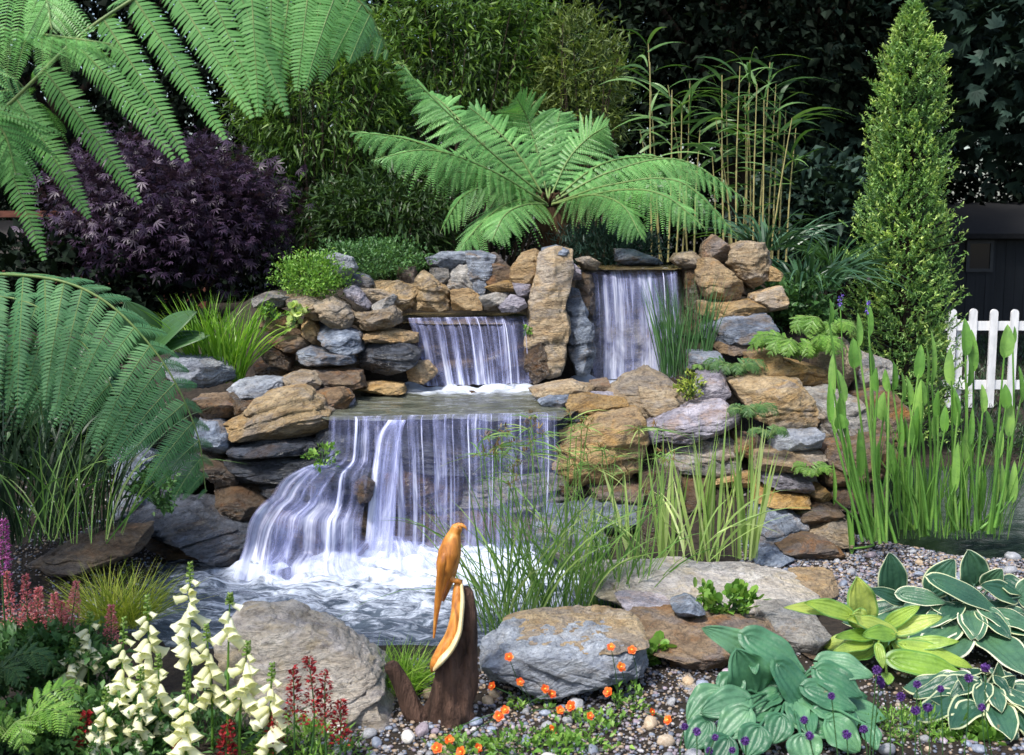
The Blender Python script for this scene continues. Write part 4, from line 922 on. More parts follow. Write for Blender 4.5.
# ================================================================ tree ferns
T_PN = (np.array([[-.5, 0, 0], [.5, 0, 0], [.45, .55, .05], [-.45, .55, .05], [0, 1, -.1]], float), np.array([[0, 1, 2], [0, 2, 3], [3, 2, 4]]))
RACH = plain_mat('fern_rachis', (.07, .15, .04), (.17, .22, .07), .5, 20)
def frond(parent, pts, nrm, Lmax, npair=26, npin=16, ang=28, droop=.3, lm=None, prof=None, plen=.13, t0=.06, rw=.006, side=(-1, 1), name='frond', keel=.25, sdirs=None, kp=.42, ls=(1, 1)):
    """pts: world control points of the midrib; nrm: rough normal of the blade"""
    P = spline(pts, 60); T = unit(np.gradient(P, axis=0)); Nn = np.asarray(nrm, float)
    rb = MB(); tube(rb, P, np.linspace(rw, rw * .25, 60), 6); lb = MB()
    prof = prof or ((0, .35), (.12, .72), (.35, 1), (.6, .88), (.85, .45), (1, .06))
    ts = np.linspace(t0, .995, npair); fi = ts * 59; i0 = np.minimum(fi.astype(int), 58); fr = (fi - i0)[:, None]
    base = P[i0] * (1 - fr) + P[i0 + 1] * fr; tg = T[i0]
    spc = np.linalg.norm(np.diff(P, axis=0), axis=1).sum() * (1 - t0) / npair
    for sd in side:
        if sdirs is None: S = unit(np.cross(tg, Nn)) * sd; NN = unit(np.cross(S, tg) * sd)
        else:
            S = np.broadcast_to(np.asarray(sdirs[0 if sd < 0 else 1], float), tg.shape); S = unit(S - tg * (S * tg).sum(1)[:, None]); NN = np.cross(S, tg); NN = NN * np.sign((NN * [.1, -.7, .7]).sum(1))[:, None]
        a = np.radians(ang + 22 * ts ** 2)[:, None]
        D = unit(S * np.cos(a) + tg * np.sin(a) - NN * keel + RNG.normal(size=S.shape) * .06)
        L = Lmax * ls[0 if sd < 0 else 1] * np.interp(ts, *zip(*prof)) * (1 + .05 * RNG.normal(size=npair)); dr = droop * (1 + .4 * RNG.normal(size=npair))
        s = (np.arange(npin) + .6) / npin
        C = base[:, None] + D[:, None] * (L[:, None] * s[None])[..., None] - np.array([0, 0, 1.]) * (dr * L)[:, None, None] * (s ** 2)[None, :, None]
        pt = unit(D[:, None] - np.array([0, 0, 1.]) * (2 * dr)[:, None, None] * s[None, :, None])
        # pinna midribs
        sp = np.linspace(0, 1, 6); Cm = base[:, None] + D[:, None] * (L[:, None] * sp[None])[..., None] - np.array([0, 0, 1.]) * (dr * L)[:, None, None] * (sp ** 2)[None, :, None]
        for q in range(npair):
            wv = L[q] * .007 * (1 - sp * .8)[:, None]; sw = unit(np.cross(D[q], NN[q]))
            rb.add(np.stack([Cm[q] - sw * wv, Cm[q] + NN[q] * .002, Cm[q] + sw * wv], 1).reshape(-1, 3), grid_faces(6, 3), 0, .8)
        for s2 in (-1, 1):
            q = unit(np.cross(pt, NN[:, None])) * s2
            pd = unit(q + pt * .38 - NN[:, None] * .12 + RNG.normal(size=q.shape) * .05)
            pl = np.minimum(spc * kp * 1.25, L * .3)[:, None] * np.interp(s, [0, .12, .5, .85, 1], [.8, 1, .9, .5, .15])[None]
            wd = (L / npin)[:, None] * .78 + 0 * pl
            Xx = unit(np.cross(pd, np.broadcast_to(NN[:, None], pd.shape))); Nz = np.cross(Xx, pd)
            M = np.stack([Xx * wd[..., None], pd * pl[..., None], Nz * pl[..., None]], -1)
            r = np.clip(RNG.random(pl.shape) * .35 + .35 + .25 * RNG.normal(size=(npair, 1)) * .6, 0, 1)
            lb.inst(T_PN, M.reshape(-1, 3, 3), C.reshape(-1, 3), r=r.ravel())
    f = lb.obj(name, lm, parent); f['_o'] = list(parent['_o'])
    rb.obj('midrib', RACH, f); return f

Yf = 8.9; cr = at(548, 204, Yf); zb_ = float(terrain(cr[0], Yf))
tf = thing('tree_fern', (cr[0], Yf, zb_), 'bright green tree fern spreading over the top of the waterfalls', 'tree fern')
mb = MB(); tube(mb, spline([[cr[0] + .1, Yf, zb_ - .1], [cr[0] + .06, Yf, (zb_ + cr[2]) / 2], cr - [0, 0, .03]], 16), np.linspace(.15, .11, 16), 14, rough=.25); mb.obj('trunk', TRUNK, tf)
def A(px, py, dy=0): return at(px, py, Yf + dy)
FR = [
 ([(548, 200, 0), (500, 160, -.3), (450, 115, -.55), (395, 60, -.7)], (.35, -.5, .8), .36, 30, .25),
 ([(545, 200, 0), (470, 165, -.2), (410, 140, -.35), (346, 131, -.5)], (-.1, -.55, .8), .33, 28, .3),
 ([(545, 198, .05), (480, 140, .4), (445, 105, .7), (428, 92, .8)], (0, -.6, .7), .34, 26, .25),
 ([(545, 204, -.05), (500, 180, -.35), (460, 172, -.55), (425, 172, -.7)], (-.2, -.6, .8), .27, 24, .35),
 ([(548, 206, -.05), (520, 200, -.35), (490, 215, -.6), (458, 250, -.8)], (-.5, -.75, .5), .34, 24, .4),
 ([(548, 198, .1), (538, 155, .3), (528, 120, .35), (517, 98, .2)], (0, -.95, .35), .36, 26, .12),
 ([(550, 198, .1), (568, 160, .3), (588, 138, .35), (607, 126, .25)], (-.2, -.9, .4), .33, 26, .12),
 ([(552, 202, 0), (610, 172, .0), (680, 160, -.1), (752, 203, -.2)], (.05, -.45, .9), .27, 30, .45),
 ([(552, 204, -.05), (610, 185, -.3), (680, 182, -.5), (738, 236, -.6)], (.1, -.5, .85), .28, 30, .45),
 ([(552, 205, -.05), (590, 195, -.4), (622, 205, -.7), (642, 238, -.9)], (.25, -.65, .7), .24, 24, .4),
 ([(552, 201, .05), (600, 165, .25), (650, 158, .4), (700, 178, .5)], (0, -.5, .85), .26, 26, .35),
 ([(546, 202, .05), (505, 185, .2), (465, 195, .3), (440, 232, .4)], (-.1, -.6, .75), .24, 22, .4),
 ([(547, 204, -.05), (525, 205, -.5), (505, 215, -.8), (492, 240, -.95)], (-.2, -.8, .5), .22, 20, .3),
 ([(546, 200, .05), (515, 150, .1), (485, 120, .2), (470, 108, .2)], (.1, -.7, .6), .30, 24, .2),
 ([(549, 199, .05), (552, 160, .5), (556, 130, .7), (560, 112, .75)], (0, -.95, .35), .32, 24, .12),
 ([(546, 203, -.1), (490, 170, -.5), (430, 150, -.75), (372, 160, -.9)], (-.1, -.55, .8), .26, 26, .4),
 ([(553, 204, -.1), (620, 190, -.5), (665, 196, -.75), (705, 228, -.9)], (.1, -.5, .85), .25, 26, .45),
 ([(553, 202, .1), (620, 160, .4), (670, 160, .5), (722, 190, .5)], (0, -.5, .85), .24, 26, .4),
]
for pts, nr, L, npr, dr in FR:
    frond(tf, [A(*p) for p in pts], nr, L, int(npr * .95), 22, 24, dr, G_FERN, t0=.1, rw=.009, kp=.55)
mb = MB()
for k in range(6):
    a = k / 6 * 2 * pi; tube(mb, spline([cr, cr + [cos(a) * .07, sin(a) * .07, .08], cr + [cos(a) * .10, sin(a) * .10, .03]], 6), [.012, .01, .009, .008, .007, .006], 6)
mb.obj('crozier', TRUNK, tf)

# overhanging fern at the upper left (crown outside the frame)
YA = 3.5; ca = at(-110, 120, YA)
ta = thing('tree_fern', (ca[0], YA, .0), 'tall tree fern whose huge fronds arch across the top left corner', 'tree fern')
mb = MB(); tube(mb, spline([[ca[0], YA, .0], [ca[0] + .03, YA, .9], ca], 16), np.linspace(.14, .10, 16), 14, rough=.25); mb.obj('trunk', TRUNK, ta)
def A2(px, py, Y): return at(px, py, Y)
fullp = ((0, .5), (.15, .85), (.42, 1), (.6, .92), (.75, .66), (.9, .36), (1, .08))
frond(ta, [ca, A2(-20, 125, 3.5), A2(95, 24, 3.55), A2(220, -42, 3.65), A2(310, -32, 3.7), A2(362, 4, 3.75), A2(388, 52, 3.8)], (0, 0, 1), .46, 23, 36, -4, .10, G_FERN, t0=.1, rw=.007, prof=fullp, keel=.0, sdirs=((.16, -.2, -1), (-.1, .85, .35)), kp=.68, ls=(1, .7))
frond(ta, [ca, A2(-60, 20, 3.2), A2(10, 30, 3.1), A2(70, 38, 3.0), A2(112, 44, 2.95)], (0, -.3, .95), .17, 18, 26, 30, .3, G_FERN, plen=.14, t0=.1, rw=.006)
frond(ta, [ca, A2(-70, -60, 3.3), A2(-20, -50, 3.2), A2(40, -10, 3.1), A2(52, 30, 3.0)], (0, -.6, .8), .2, 16, 26, 30, .4, G_FERN, plen=.14, t0=.1, rw=.006)
frond(ta, [ca, A2(-60, 60, 3.7), A2(-10, 60, 3.8), A2(30, 95, 3.9), A2(50, 128, 4.0)], (-.2, -.6, .8), .2, 16, 26, 30, .4, G_FERN, plen=.14, t0=.1, rw=.006)
frond(ta, [ca, A2(-60, 100, 3.3), A2(-20, 110, 3.2), A2(5, 135, 3.2), A2(16, 175, 3.2)], (.2, -.7, .6), .2, 20, 20, 30, .4, G_FERN, plen=.14, t0=.1, rw=.006)
for k, (tx, tz) in enumerate(((-1.2, .2), (-1.0, -.5), (-.4, .8))):
    frond(ta, [ca, ca + [tx * .35, .2 * k - .2, .35], ca + [tx * .8, .3 * k - .3, .3], ca + [tx * 1.1, .4 * k - .3, tz * .2]], (0, 0, 1), .3, 22, 16, 28, .3, G_FERN)

# drooping fern at the middle left
YB = 4.7; cb_ = at(-130, 330, YB)
tb = thing('tree_fern', (cb_[0], YB, .05), 'low tree fern with one great frond drooping over the left rocks', 'tree fern')
mb = MB(); tube(mb, spline([[cb_[0], YB, .0], [cb_[0], YB, .5], cb_], 14), np.linspace(.15, .11, 14), 14, rough=.25); mb.obj('trunk', TRUNK, tb)
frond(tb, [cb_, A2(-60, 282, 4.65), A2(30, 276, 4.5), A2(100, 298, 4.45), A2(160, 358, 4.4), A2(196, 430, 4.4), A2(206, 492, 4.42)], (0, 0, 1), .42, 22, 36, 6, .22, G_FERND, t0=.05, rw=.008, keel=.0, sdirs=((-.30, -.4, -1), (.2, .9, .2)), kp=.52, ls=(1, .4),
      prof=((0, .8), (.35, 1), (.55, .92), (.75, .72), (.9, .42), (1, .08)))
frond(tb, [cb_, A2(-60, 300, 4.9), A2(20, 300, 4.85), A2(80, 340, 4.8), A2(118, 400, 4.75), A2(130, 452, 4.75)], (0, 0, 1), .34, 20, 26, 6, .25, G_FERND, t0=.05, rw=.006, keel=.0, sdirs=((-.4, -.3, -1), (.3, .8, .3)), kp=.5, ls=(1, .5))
frond(tb, [cb_, A2(-80, 300, 5.0), A2(-20, 320, 5.2), A2(30, 370, 5.3), A2(45, 430, 5.35)], (.3, -.5, .8), .3, 24, 22, 26, .5, G_FERND, plen=.13, t0=.1, rw=.007)
for k, (tx, ty) in enumerate(((-1.2, .3), (-1.1, -.5), (-.6, 1.0), (-.4, -.7))):
    frond(tb, [cb_, cb_ + [tx * .35, ty * .35, .3], cb_ + [tx * .8, ty * .8, .2], cb_ + [tx * 1.1, ty * 1.1, -.2]], (0, 0, 1), .3, 22, 16, 28, .3, G_FERND)
# ================================================================ plants among the rocks
def cushion(name, label, px, py, Y, rpx, n, size, tpl, lm, cat='plant', depth=.12, clump=14, spread=.3, up=.6, group=None, r0=.3):
    c = at(px, py, Y); s = Y / FPX; t = thing(name, c - [0, 0, rpx[1] * s], label, cat, group)
    mb = MB(); cc = leafmass(mb, c, (rpx[0] * s, depth, rpx[1] * s), n, tpl, size, clump, spread, up, r0, droop=0); mb.obj('foliage', lm, t)
    sb = MB()
    for q in cc[::max(1, len(cc) // 18)]:
        b = c - [RNG.normal() * .01, 0, rpx[1] * s]; tube(sb, spline([b, (b + q) / 2 + [0, 0, .01], q], 5), .0025, 4, cap=False)
    sb.obj('stem', G_MID, t); return t
def minifern(label, px, py, Y, n, L, lm=None, seed=0, spread=1.0, group='small ferns growing between the rocks'):
    c = at(px, py, Y); t = thing('small_fern', c, label, 'fern', group)
    for k in range(n):
        a = -pi / 2 + (k + .5 - n / 2) / n * 2 * pi * .8 + RNG.normal() * .15; l = L * RNG.uniform(.7, 1.1); d = np.array([cos(a), sin(a) * .8, 0]) * spread
        frond(t, [c, c + d * l * .35 + [0, 0, l * .45], c + d * l * .75 + [0, 0, l * .5], c + d * l + [0, 0, l * .18]], (0, -.4, .9), l * .34, 11, 9, 25, .15, lm or G_FRESH, t0=.12, rw=.0016, kp=.5)
    return t
cushion('creeping_plant', 'light green creeping plant on top of the upper left wall', 312, 275, 7.4, (36, 22), 3200, .02, T_OVAL, G_FRESH, depth=.2)
cushion('heather', 'low blue green heather spreading behind the thin upper stones', 372, 258, 7.9, (54, 19), 4600, .022, T_OVAL, G_MID, depth=.28)
cushion('prostrate_juniper', 'dark blue green juniper lying under the tree fern', 608, 246, 8.75, (54, 20), 4800, .04, T_NEEDLE, G_BLUE, depth=.25)
cushion('rosette_plant', 'pale yellow green rosette in the upper left wall', 292, 316, 7.1, (12, 11), 90, .035, T_ROUND, leaf_mat('pale_rosette_leaf', (.3, .42, .12), (.42, .55, .2), (.6, .65, .35), .3), depth=.06)
cushion('creeping_plant', 'small green plant beside the pale rosette', 276, 311, 7.15, (14, 8), 160, .022, T_OVAL, G_FRESH, depth=.06)
cushion('ledge_plant', 'tiny bright green plant at the right lip of the left fall', 526, 328, 7.5, (7, 8), 60, .022, T_OVAL, G_FRESH, depth=.04)
cushion('ledge_plant', 'tiny leafy plant where the cascade starts left of the front waterfall', 322, 456, 5.95, (18, 9), 160, .022, T_OVAL, G_FRESH, depth=.08)
cushion('ledge_plant', 'dark leafy plant below the tip of the drooping frond', 160, 488, 5.5, (28, 22), 420, .03, T_OVAL, G_MID, depth=.12)
cushion('ledge_plant', 'yellow green mossy plant behind the rust streaked boulder', 690, 386, 6.7, (14, 11), 340, .022, T_OVAL, leaf_mat('mossy_leaf', (.12, .18, .03), (.24, .32, .05), (.4, .45, .1), .3), depth=.08)
cushion('leafy_seedling', 'bright round leaved seedling on the long pale slab', 727, 601, 4.62, (30, 15), 300, .03, T_ROUND, G_FRESH, depth=.09)
cushion('leafy_seedling', 'bright round leaved seedling between the two front slabs', 655, 655, 4.3, (16, 17), 150, .032, T_ROUND, G_FRESH, depth=.06)
cushion('dark_ground_plant', 'dark leaves added as shade behind the left reeds', 40, 415, 6.6, (110, 62), 5000, .07, T_OVAL, G_DREED, depth=.35)  # added over lit soil; its dark leaf colour stands in for shade
cushion('dark_ground_plant', 'dark green leaves below the strap leaved plant by the right wall', 800, 305, 8.2, (40, 26), 1600, .05, T_OVAL, G_MID, depth=.2)
cushion('bank_plant', 'low green growth on the bank behind the pond at the right edge', 1000, 445, 8.6, (70, 26), 2600, .05, T_LANCE, G_DREED, depth=.3)
minifern('feathery light green fern above the golden ledge', 800, 362, 6.95, 15, .30, G_FRESH)
minifern('second light green fern leaning towards the conifer', 826, 340, 7.15, 11, .26, G_FRESH)
minifern('small dark green fern beside the flat ochre band', 735, 378, 6.9, 9, .2, G_MID)
minifern('fern sprouting beside the long pinkish slab', 748, 420, 6.45, 8, .17, G_MID)
minifern('fern hanging over the tan banded course', 768, 440, 6.2, 8, .14, G_MID)
minifern('tiny wall fern above the small ochre stone', 812, 478, 6.05, 7, .13, G_FRESH)
minifern('tiny fern by the foot of the rushes', 705, 372, 7.0, 6, .1, G_FRESH)

def clump(name, label, px, py, Y, n, L, W, lm, spread=.3, droop=.3, rr=(.1, .05), cat='grass', lean=(0, 0), seg=8, z=None, group=None, Lv=.3):
    c = at(px, py, Y)
    if z is not None: c[2] = z
    mb = MB(); B = c + np.stack([RNG.uniform(-1, 1, n) * rr[0], RNG.uniform(-1, 1, n) * rr[1], np.zeros(n)], -1)
    off = (B - c)[:, 0] / max(rr[0], 1e-3)
    D = np.stack([off * spread * .6 + RNG.normal(size=n) * spread * .5 + lean[0], RNG.normal(size=n) * spread * .5 + lean[1], np.ones(n)], -1)
    blades(mb, B, D, L * RNG.uniform(1 - Lv, 1.08, n), W * RNG.uniform(.7, 1.2, n), droop * RNG.uniform(.1, 1.3, n), seg)
    return tag(mb.obj(name, lm, origin=c), label, cat, group)
clump('grass_clump', 'bright upright green grass above the pale blue boulder', 222, 382, 7.0, 260, .56, .012, G_GRASS, .42, .35, (.13, .07))
clump('rush_clump', 'dark green rushes in front of the right end of the tall waterfall', 684, 376, 7.3, 190, .62, .008, leaf_mat('rush_blade', (.03, .09, .03), (.07, .17, .06), (.12, .25, .1), .2), .16, .12, (.14, .08))
# left reeds
clump('reed_clump', 'dull reeds at the far left under the drooping frond', 22, 540, 5.35, 130, .85, .013, G_DREED, .35, .5, (.22, .12))
clump('reed_clump', 'dull reeds left of the long tilted brown slab', 88, 530, 5.6, 110, .75, .012, G_DREED, .35, .45, (.16, .1))
clump('reed_clump', 'pale thin reeds hanging among the left frond tips', 60, 470, 5.0, 40, .6, .008, G_REED, .5, .6, (.25, .1), z=.35)
# striped iris
for lab, px, py, n, L in (('left tuft of striped pale green blades behind the long pale slab', 668, 565, 26, .52), ('middle tuft of striped pale green blades behind the long pale slab', 706, 562, 30, .58), ('right tuft of striped pale green blades behind the long pale slab', 745, 558, 34, .56), ('small outer tuft of striped blades nearest the golden boulder', 640, 560, 14, .42)):
    clump('striped_grass', lab, px, py, 5.6, int(n * .65), L * 1.25, .019, G_IRIS, .16, .07, (.055, .04), group='tufts of striped grass behind the pale slab')
clump('arching_grass', 'loose fallen blades round the striped tufts', 690, 560, 5.25, 16, .5, .011, G_IRIS, .8, .8, (.22, .05))
# cyperus in front of the falls
FLUFF = leaf_mat('brown_seed_head', (.10, .055, .02), (.20, .12, .05), (.32, .24, .10), .2)
def cyperus(label, px, py, Y, n, L, rr, seed_n=14):
    c = at(px, py, Y); t = thing('sedge', c, label, 'sedge', 'sedges in front of the waterfall pool'); mb = MB(); hb = MB()
    B = c + np.stack([RNG.uniform(-1, 1, n) * rr, RNG.uniform(-1, 1, n) * .07, np.zeros(n)], -1)
    D = np.stack([(B - c)[:, 0] / rr * .22 + RNG.normal(size=n) * .2, RNG.normal(size=n) * .15, np.ones(n)], -1)
    blades(mb, B, D, L * RNG.uniform(.45, 1.05, n), .0085, .5 * RNG.uniform(0, 1.3, n), 9)
    mb.obj('leaves', G_REED, t); sb = MB()
    for k in range(seed_n):
        b = c + [RNG.uniform(-1, 1) * rr, RNG.normal() * .05, 0]; l = L * RNG.uniform(.8, 1.12); tp = b + [RNG.normal() * .12 * l + (b - c)[0] * .8, RNG.normal() * .08, l]
        tube(sb, spline([b, (b + tp) / 2 + [RNG.normal() * .01, 0, 0], tp], 8), .0022, 5)
        kk = 9; a = RNG.uniform(0, 2 * pi, kk)
        blades(hb, np.repeat(tp[None], kk, 0), np.stack([np.cos(a), np.sin(a), RNG.uniform(-.1, .7, kk)], -1), RNG.uniform(.05, .15, kk), .005, .6, 5, mi=0)
        kk = 26; leafmass(hb, tp + [0, 0, .015], (.028, .028, .018), kk, T_NEEDLE, .02, 6, .3, .4, mi=1)
    sb.obj('stem', G_REED, t); hb.obj('seed_head', [G_REED, FLUFF], t); return t
cyperus('tall sedge with brown heads directly right of the wooden bird', 508, 634, 4.75, 80, .80, .11, 10)
cyperus('dense sedge with brown heads in front of the wet blue boulder', 556, 620, 4.95, 95, .80, .13, 12)
cyperus('sedge with brown heads in front of the golden boulder', 612, 612, 5.1, 80, .74, .14, 12)
# arching thin blades reaching over the bird
clump('arching_grass', 'few thin blades arching over the wooden bird', 512, 640, 4.6, 8, .62, .006, G_REED, .4, 1.1, (.02, .02), lean=(-.45, 0))
# fresh grass by the stump, yellow tussock
clump('grass_clump', 'soft bright grass tuft behind the wooden stump', 392, 690, 4.08, 520, .19, .004, leaf_mat('soft_lime_blade', (.14, .30, .03), (.25, .46, .06), (.42, .6, .14), .4), 1.1, .5, (.09, .06))
clump('tussock', 'yellow green tussock behind the foxgloves', 122, 625, 4.75, 520, .28, .004, G_TUSS, 1.2, .35, (.10, .06))

# arrow leaved water plants
PICK = leaf_mat('arrow_leaf', (.10, .24, .05), (.17, .38, .08), (.28, .48, .14), .35, .35, .5, pucker=.3)
def leafblade(mb, B, T, W, nrm, cup=.18, curl=.25, heart=.0, nu=11, nv=8, mi=0, mi_edge=None, r=None, edge_w=.12, wave=.0, pt=1.0, ribs=0):
    """a real leaf blade: base B, tip T, full width W; two materials when a pale margin is wanted"""
    B = np.asarray(B, float); T = np.asarray(T, float); Y_ = T - B; L = np.linalg.norm(Y_); Y_ = Y_ / L
    X_ = unit(np.cross(Y_, nrm)); Nn = np.cross(X_, Y_); r = RNG.random() if r is None else r
    s = np.linspace(0, 1, nu); v = np.concatenate([np.linspace(-1, -1 + edge_w, 2), np.linspace(-1 + edge_w, 1 - edge_w, nv)[1:-1], np.linspace(1 - edge_w, 1, 2)])
    w = np.sin(pi * np.clip(s, 0, 1) ** .72) ** .72 if heart else np.sin(pi * s ** .85) ** .8
    w = w * (1 - .0 * s); w[0] = .03; w[-1] = .0
    S, Vv = np.meshgrid(s, v, indexing='ij'); Wd = w[:, None] * W / 2
    ph = RNG.uniform(0, 6)
    x = Vv * Wd; y = S * L - heart * np.abs(Vv) ** 2 * L * .16 * (1 - S) ** 2
    z = cup * np.abs(x) * (1 - .3 * S) - curl * L * (S - .35) ** 2 * np.sign(S - .35) * (S > .35) + wave * W * np.sin(S * 13 + ph + Vv * 2) * np.abs(Vv) ** 2
    if ribs: z = z + ribs * W * .018 * np.cos(np.abs(Vv) * 5 * pi)
    P = B + X_ * x[..., None] + Y_ * y[..., None] + Nn * z[..., None]
    F = grid_faces(nu, len(v)); col = np.tile(np.arange(len(v) - 1), nu - 1)
    e = (col == 0) | (col == len(v) - 2)
    V3 = P.reshape(-1, 3)
    if mi_edge is None: mb.add(V3, F, mi, r, np.abs(Vv).ravel(), S.ravel())
    else:
        n0 = mb.n; mb.add(V3, F[~e], mi, r, np.abs(Vv).ravel(), S.ravel()); mb.F.append((F[e] + n0, mi_edge, True))
def arrow_clump(label, base, leaves, Y):
    c = at(*base, Y); t = thing('arrowleaf_plant', c, label, 'water plant', 'arrow leaved plants standing in the pond edge')
    extra = []
    for k in range(11):
        q = leaves[k % len(leaves)]; d = RNG.uniform(25, 95); l = RNG.uniform(26, 44); extra.append((q[0] + RNG.normal() * 9, q[1] + d, q[1] + d + l, RNG.uniform(6, 10), q[4] + RNG.normal() * 5))
    for (x, y1, y0, wpx, bx) in leaves + extra:
        yy = Y + RNG.uniform(-.14, .14); tip = at(x + RNG.normal() * 2, y1, yy); lb = at(x, y0, yy); b = at(bx, base[1] + RNG.uniform(-5, 4), yy)
        mb = MB(); tube(mb, spline([b, (b + lb) / 2 + [RNG.normal() * .02, 0, 0], lb], 10), np.linspace(.0085, .0045, 10), 6, r=RNG.random())
        leafblade(mb, lb - (tip - lb) * .12, tip, wpx * 1.05 * Y / FPX, (RNG.normal() * .9, -1, RNG.normal() * .3), .55, .12, heart=.35, pt=1)
        mb.obj('leaf', PICK, t)
    return t
def c3(l): return [(690 + x / 3.021, 230 + a / 3.021, 230 + b / 3.021, w / 3.021, bx) for x, a, b, w, bx in l]
arrow_clump('left clump of arrow leaved stems rising from the gravel beside the rock wall', (874, 541), c3([(420, 205, 275, 34, 868), (540, 200, 305, 32, 876), (495, 325, 405, 42, 874), (460, 420, 512, 40, 872), (455, 555, 595, 45, 872), (508, 250, 340, 26, 880), (585, 488, 565, 42, 880), (566, 415, 480, 30, 884), (545, 350, 430, 26, 880), (600, 420, 480, 26, 886)]), 5.75)
arrow_clump('middle clump of arrow leaved stems in the dark pond water', (925, 533), c3([(612, 395, 475, 32, 905), (640, 425, 510, 34, 912), (690, 345, 435, 30, 920), (662, 440, 520, 32, 915), (730, 300, 440, 34, 928), (716, 340, 450, 26, 925), (705, 450, 520, 30, 922), (750, 480, 560, 26, 930), (640, 560, 640, 28, 910), (770, 530, 600, 26, 936), (680, 560, 620, 28, 917)]), 6.05)
arrow_clump('right clump of arrow leaved stems in front of the white fence', (978, 531), c3([(790, 355, 455, 34, 955), (832, 265, 365, 36, 962), (856, 300, 410, 30, 968), (838, 380, 462, 40, 965), (950, 285, 372, 44, 992), (955, 465, 530, 30, 988), (885, 465, 540, 26, 975), (902, 540, 620, 30, 976), (975, 290, 340, 18, 996), (870, 560, 640, 26, 972), (930, 600, 680, 24, 985), (810, 470, 550, 28, 958)]), 5.95)
for lab, px in (('thin upright blades among the middle arrow leaves', 925), ('thin upright blades among the right arrow leaves', 978)):
    clump('reed_clump', lab, px, 536, 6.0, 55, .62, .009, PICK, .22, .2, (.16, .08), cat='grass', Lv=.5)
clump('reed_clump', 'few thin blades among the left arrow leaves', 874, 541, 5.8, 14, .6, .009, PICK, .2, .2, (.05, .04), Lv=.5)
# violet flower spikes of the water plants
VIO = plain_mat('violet_petal', (.10, .05, .32), (.22, .14, .55), .5)
for lab, px, py in (('small violet flower spike near the light green fern', 840, 300), ('small violet flower spike on a tall arrow leaf stem', 868, 308)):
    mb = MB(); c = at(px, py, 5.7); leafmass(mb, c, (.01, .01, .03), 60, T_OVAL, .012, 8, .3, .5, mi=0); tube(mb, spline([at(px + 14, 540, 5.7), at(px + 6, 420, 5.7), c], 10), .003, 5, mi=1)
    tag(mb.obj('flower_spike', [VIO, PICK], origin=c), lab, 'flower')
# big plain leaf plant behind the frond
t = thing('large_leaf_plant', at(155, 352, 6.9), 'large smooth leaves behind the drooping frond and left of the bright grass', 'plant')
for (x0, y0, x1, y1, w) in ((150, 350, 190, 308, 40), (150, 350, 128, 302, 44), (152, 352, 205, 330, 30), (148, 352, 105, 330, 34)):
    mb = MB(); leafblade(mb, at(x0, y0, 6.9), at(x1, y1, 6.8), w * 6.9 / FPX, (0, -.6, .8), .2, .3, heart=.5, ribs=1, nu=14, nv=14); mb.obj('leaf', G_MID, t)

# ---------------------------------------------------------------- hostas
H_BLUE = leaf_mat('blue_green_hosta', (.035, .13, .075), (.07, .20, .115), (.14, .30, .18), .2, .4, .5, pucker=.5)
H_GOLD = leaf_mat('gold_hosta', (.17, .32, .05), (.30, .43, .08), (.48, .54, .16), .3, .4, .5, pucker=.5)
H_GEDGE = leaf_mat('green_margin', (.10, .24, .05), (.14, .30, .07), (.2, .36, .1), .3, .4, .5)
H_DARK = leaf_mat('dark_hosta', (.02, .075, .05), (.045, .125, .085), (.08, .18, .11), .2, .38, .5, pucker=.5)
H_CREAM = leaf_mat('cream_margin', (.50, .56, .36), (.62, .66, .46), (.75, .76, .62), .25, .45)
def hosta(label, crown, Y, leaves, main, edge, ew=.12, wave=.02, fill=0, fr=.2, fh=.2, k=3.512, ox=764, oy=540):
    z0 = at(*crown, Y); z0[2] = float(terrain(z0[0], Y)) + .02; t = thing('hosta', z0, label, 'hosta')
    for i, (bx, by, tx, ty, w, dy, nx, nz) in enumerate(leaves):
        b = at(ox + bx / k, oy + by / k, Y + dy); tp = at(ox + tx / k, oy + ty / k, Y + dy - .05); W = w / k * Y / FPX
        mb = MB(); leafblade(mb, b, tp, W, (nx, -.75, nz), .22, .18, heart=.9, nu=22, nv=22, mi=0, mi_edge=1 if edge else None, wave=wave, edge_w=ew, ribs=1.0)
        tube(mb, spline([z0 + [0, .02, 0], (z0 + b) / 2 + [0, .02, .05], b], 8), .005, 6, mi=0)
        mb.obj('leaf', [main, edge] if edge else [main], t)
    for i in range(fill):
        a = -pi / 2 + (i + .5) / fill * 2 * pi + RNG.normal() * .2; rr_ = RNG.uniform(.3, 1.0); R_ = fr * rr_
        b = z0 + np.array([cos(a) * R_ * .45, sin(a) * R_ * .4, .05 + (1 - rr_) * fh * .6]); tp = z0 + np.array([cos(a) * R_ * 1.5, sin(a) * R_ * 1.2, .02 + (1 - rr_) * fh * .5])
        mb = MB(); leafblade(mb, b, tp, np.linalg.norm(tp - b) * .62, (cos(a) * .3, -.35, .9), .22, .2, heart=.9, nu=20, nv=18, mi=0, mi_edge=1 if edge else None, wave=wave, edge_w=ew, ribs=1.0)
        tube(mb, spline([z0, (z0 + b) / 2 + [0, 0, .03], b], 6), .004, 5); mb.obj('leaf', [main, edge] if edge else [main], t)
    return t
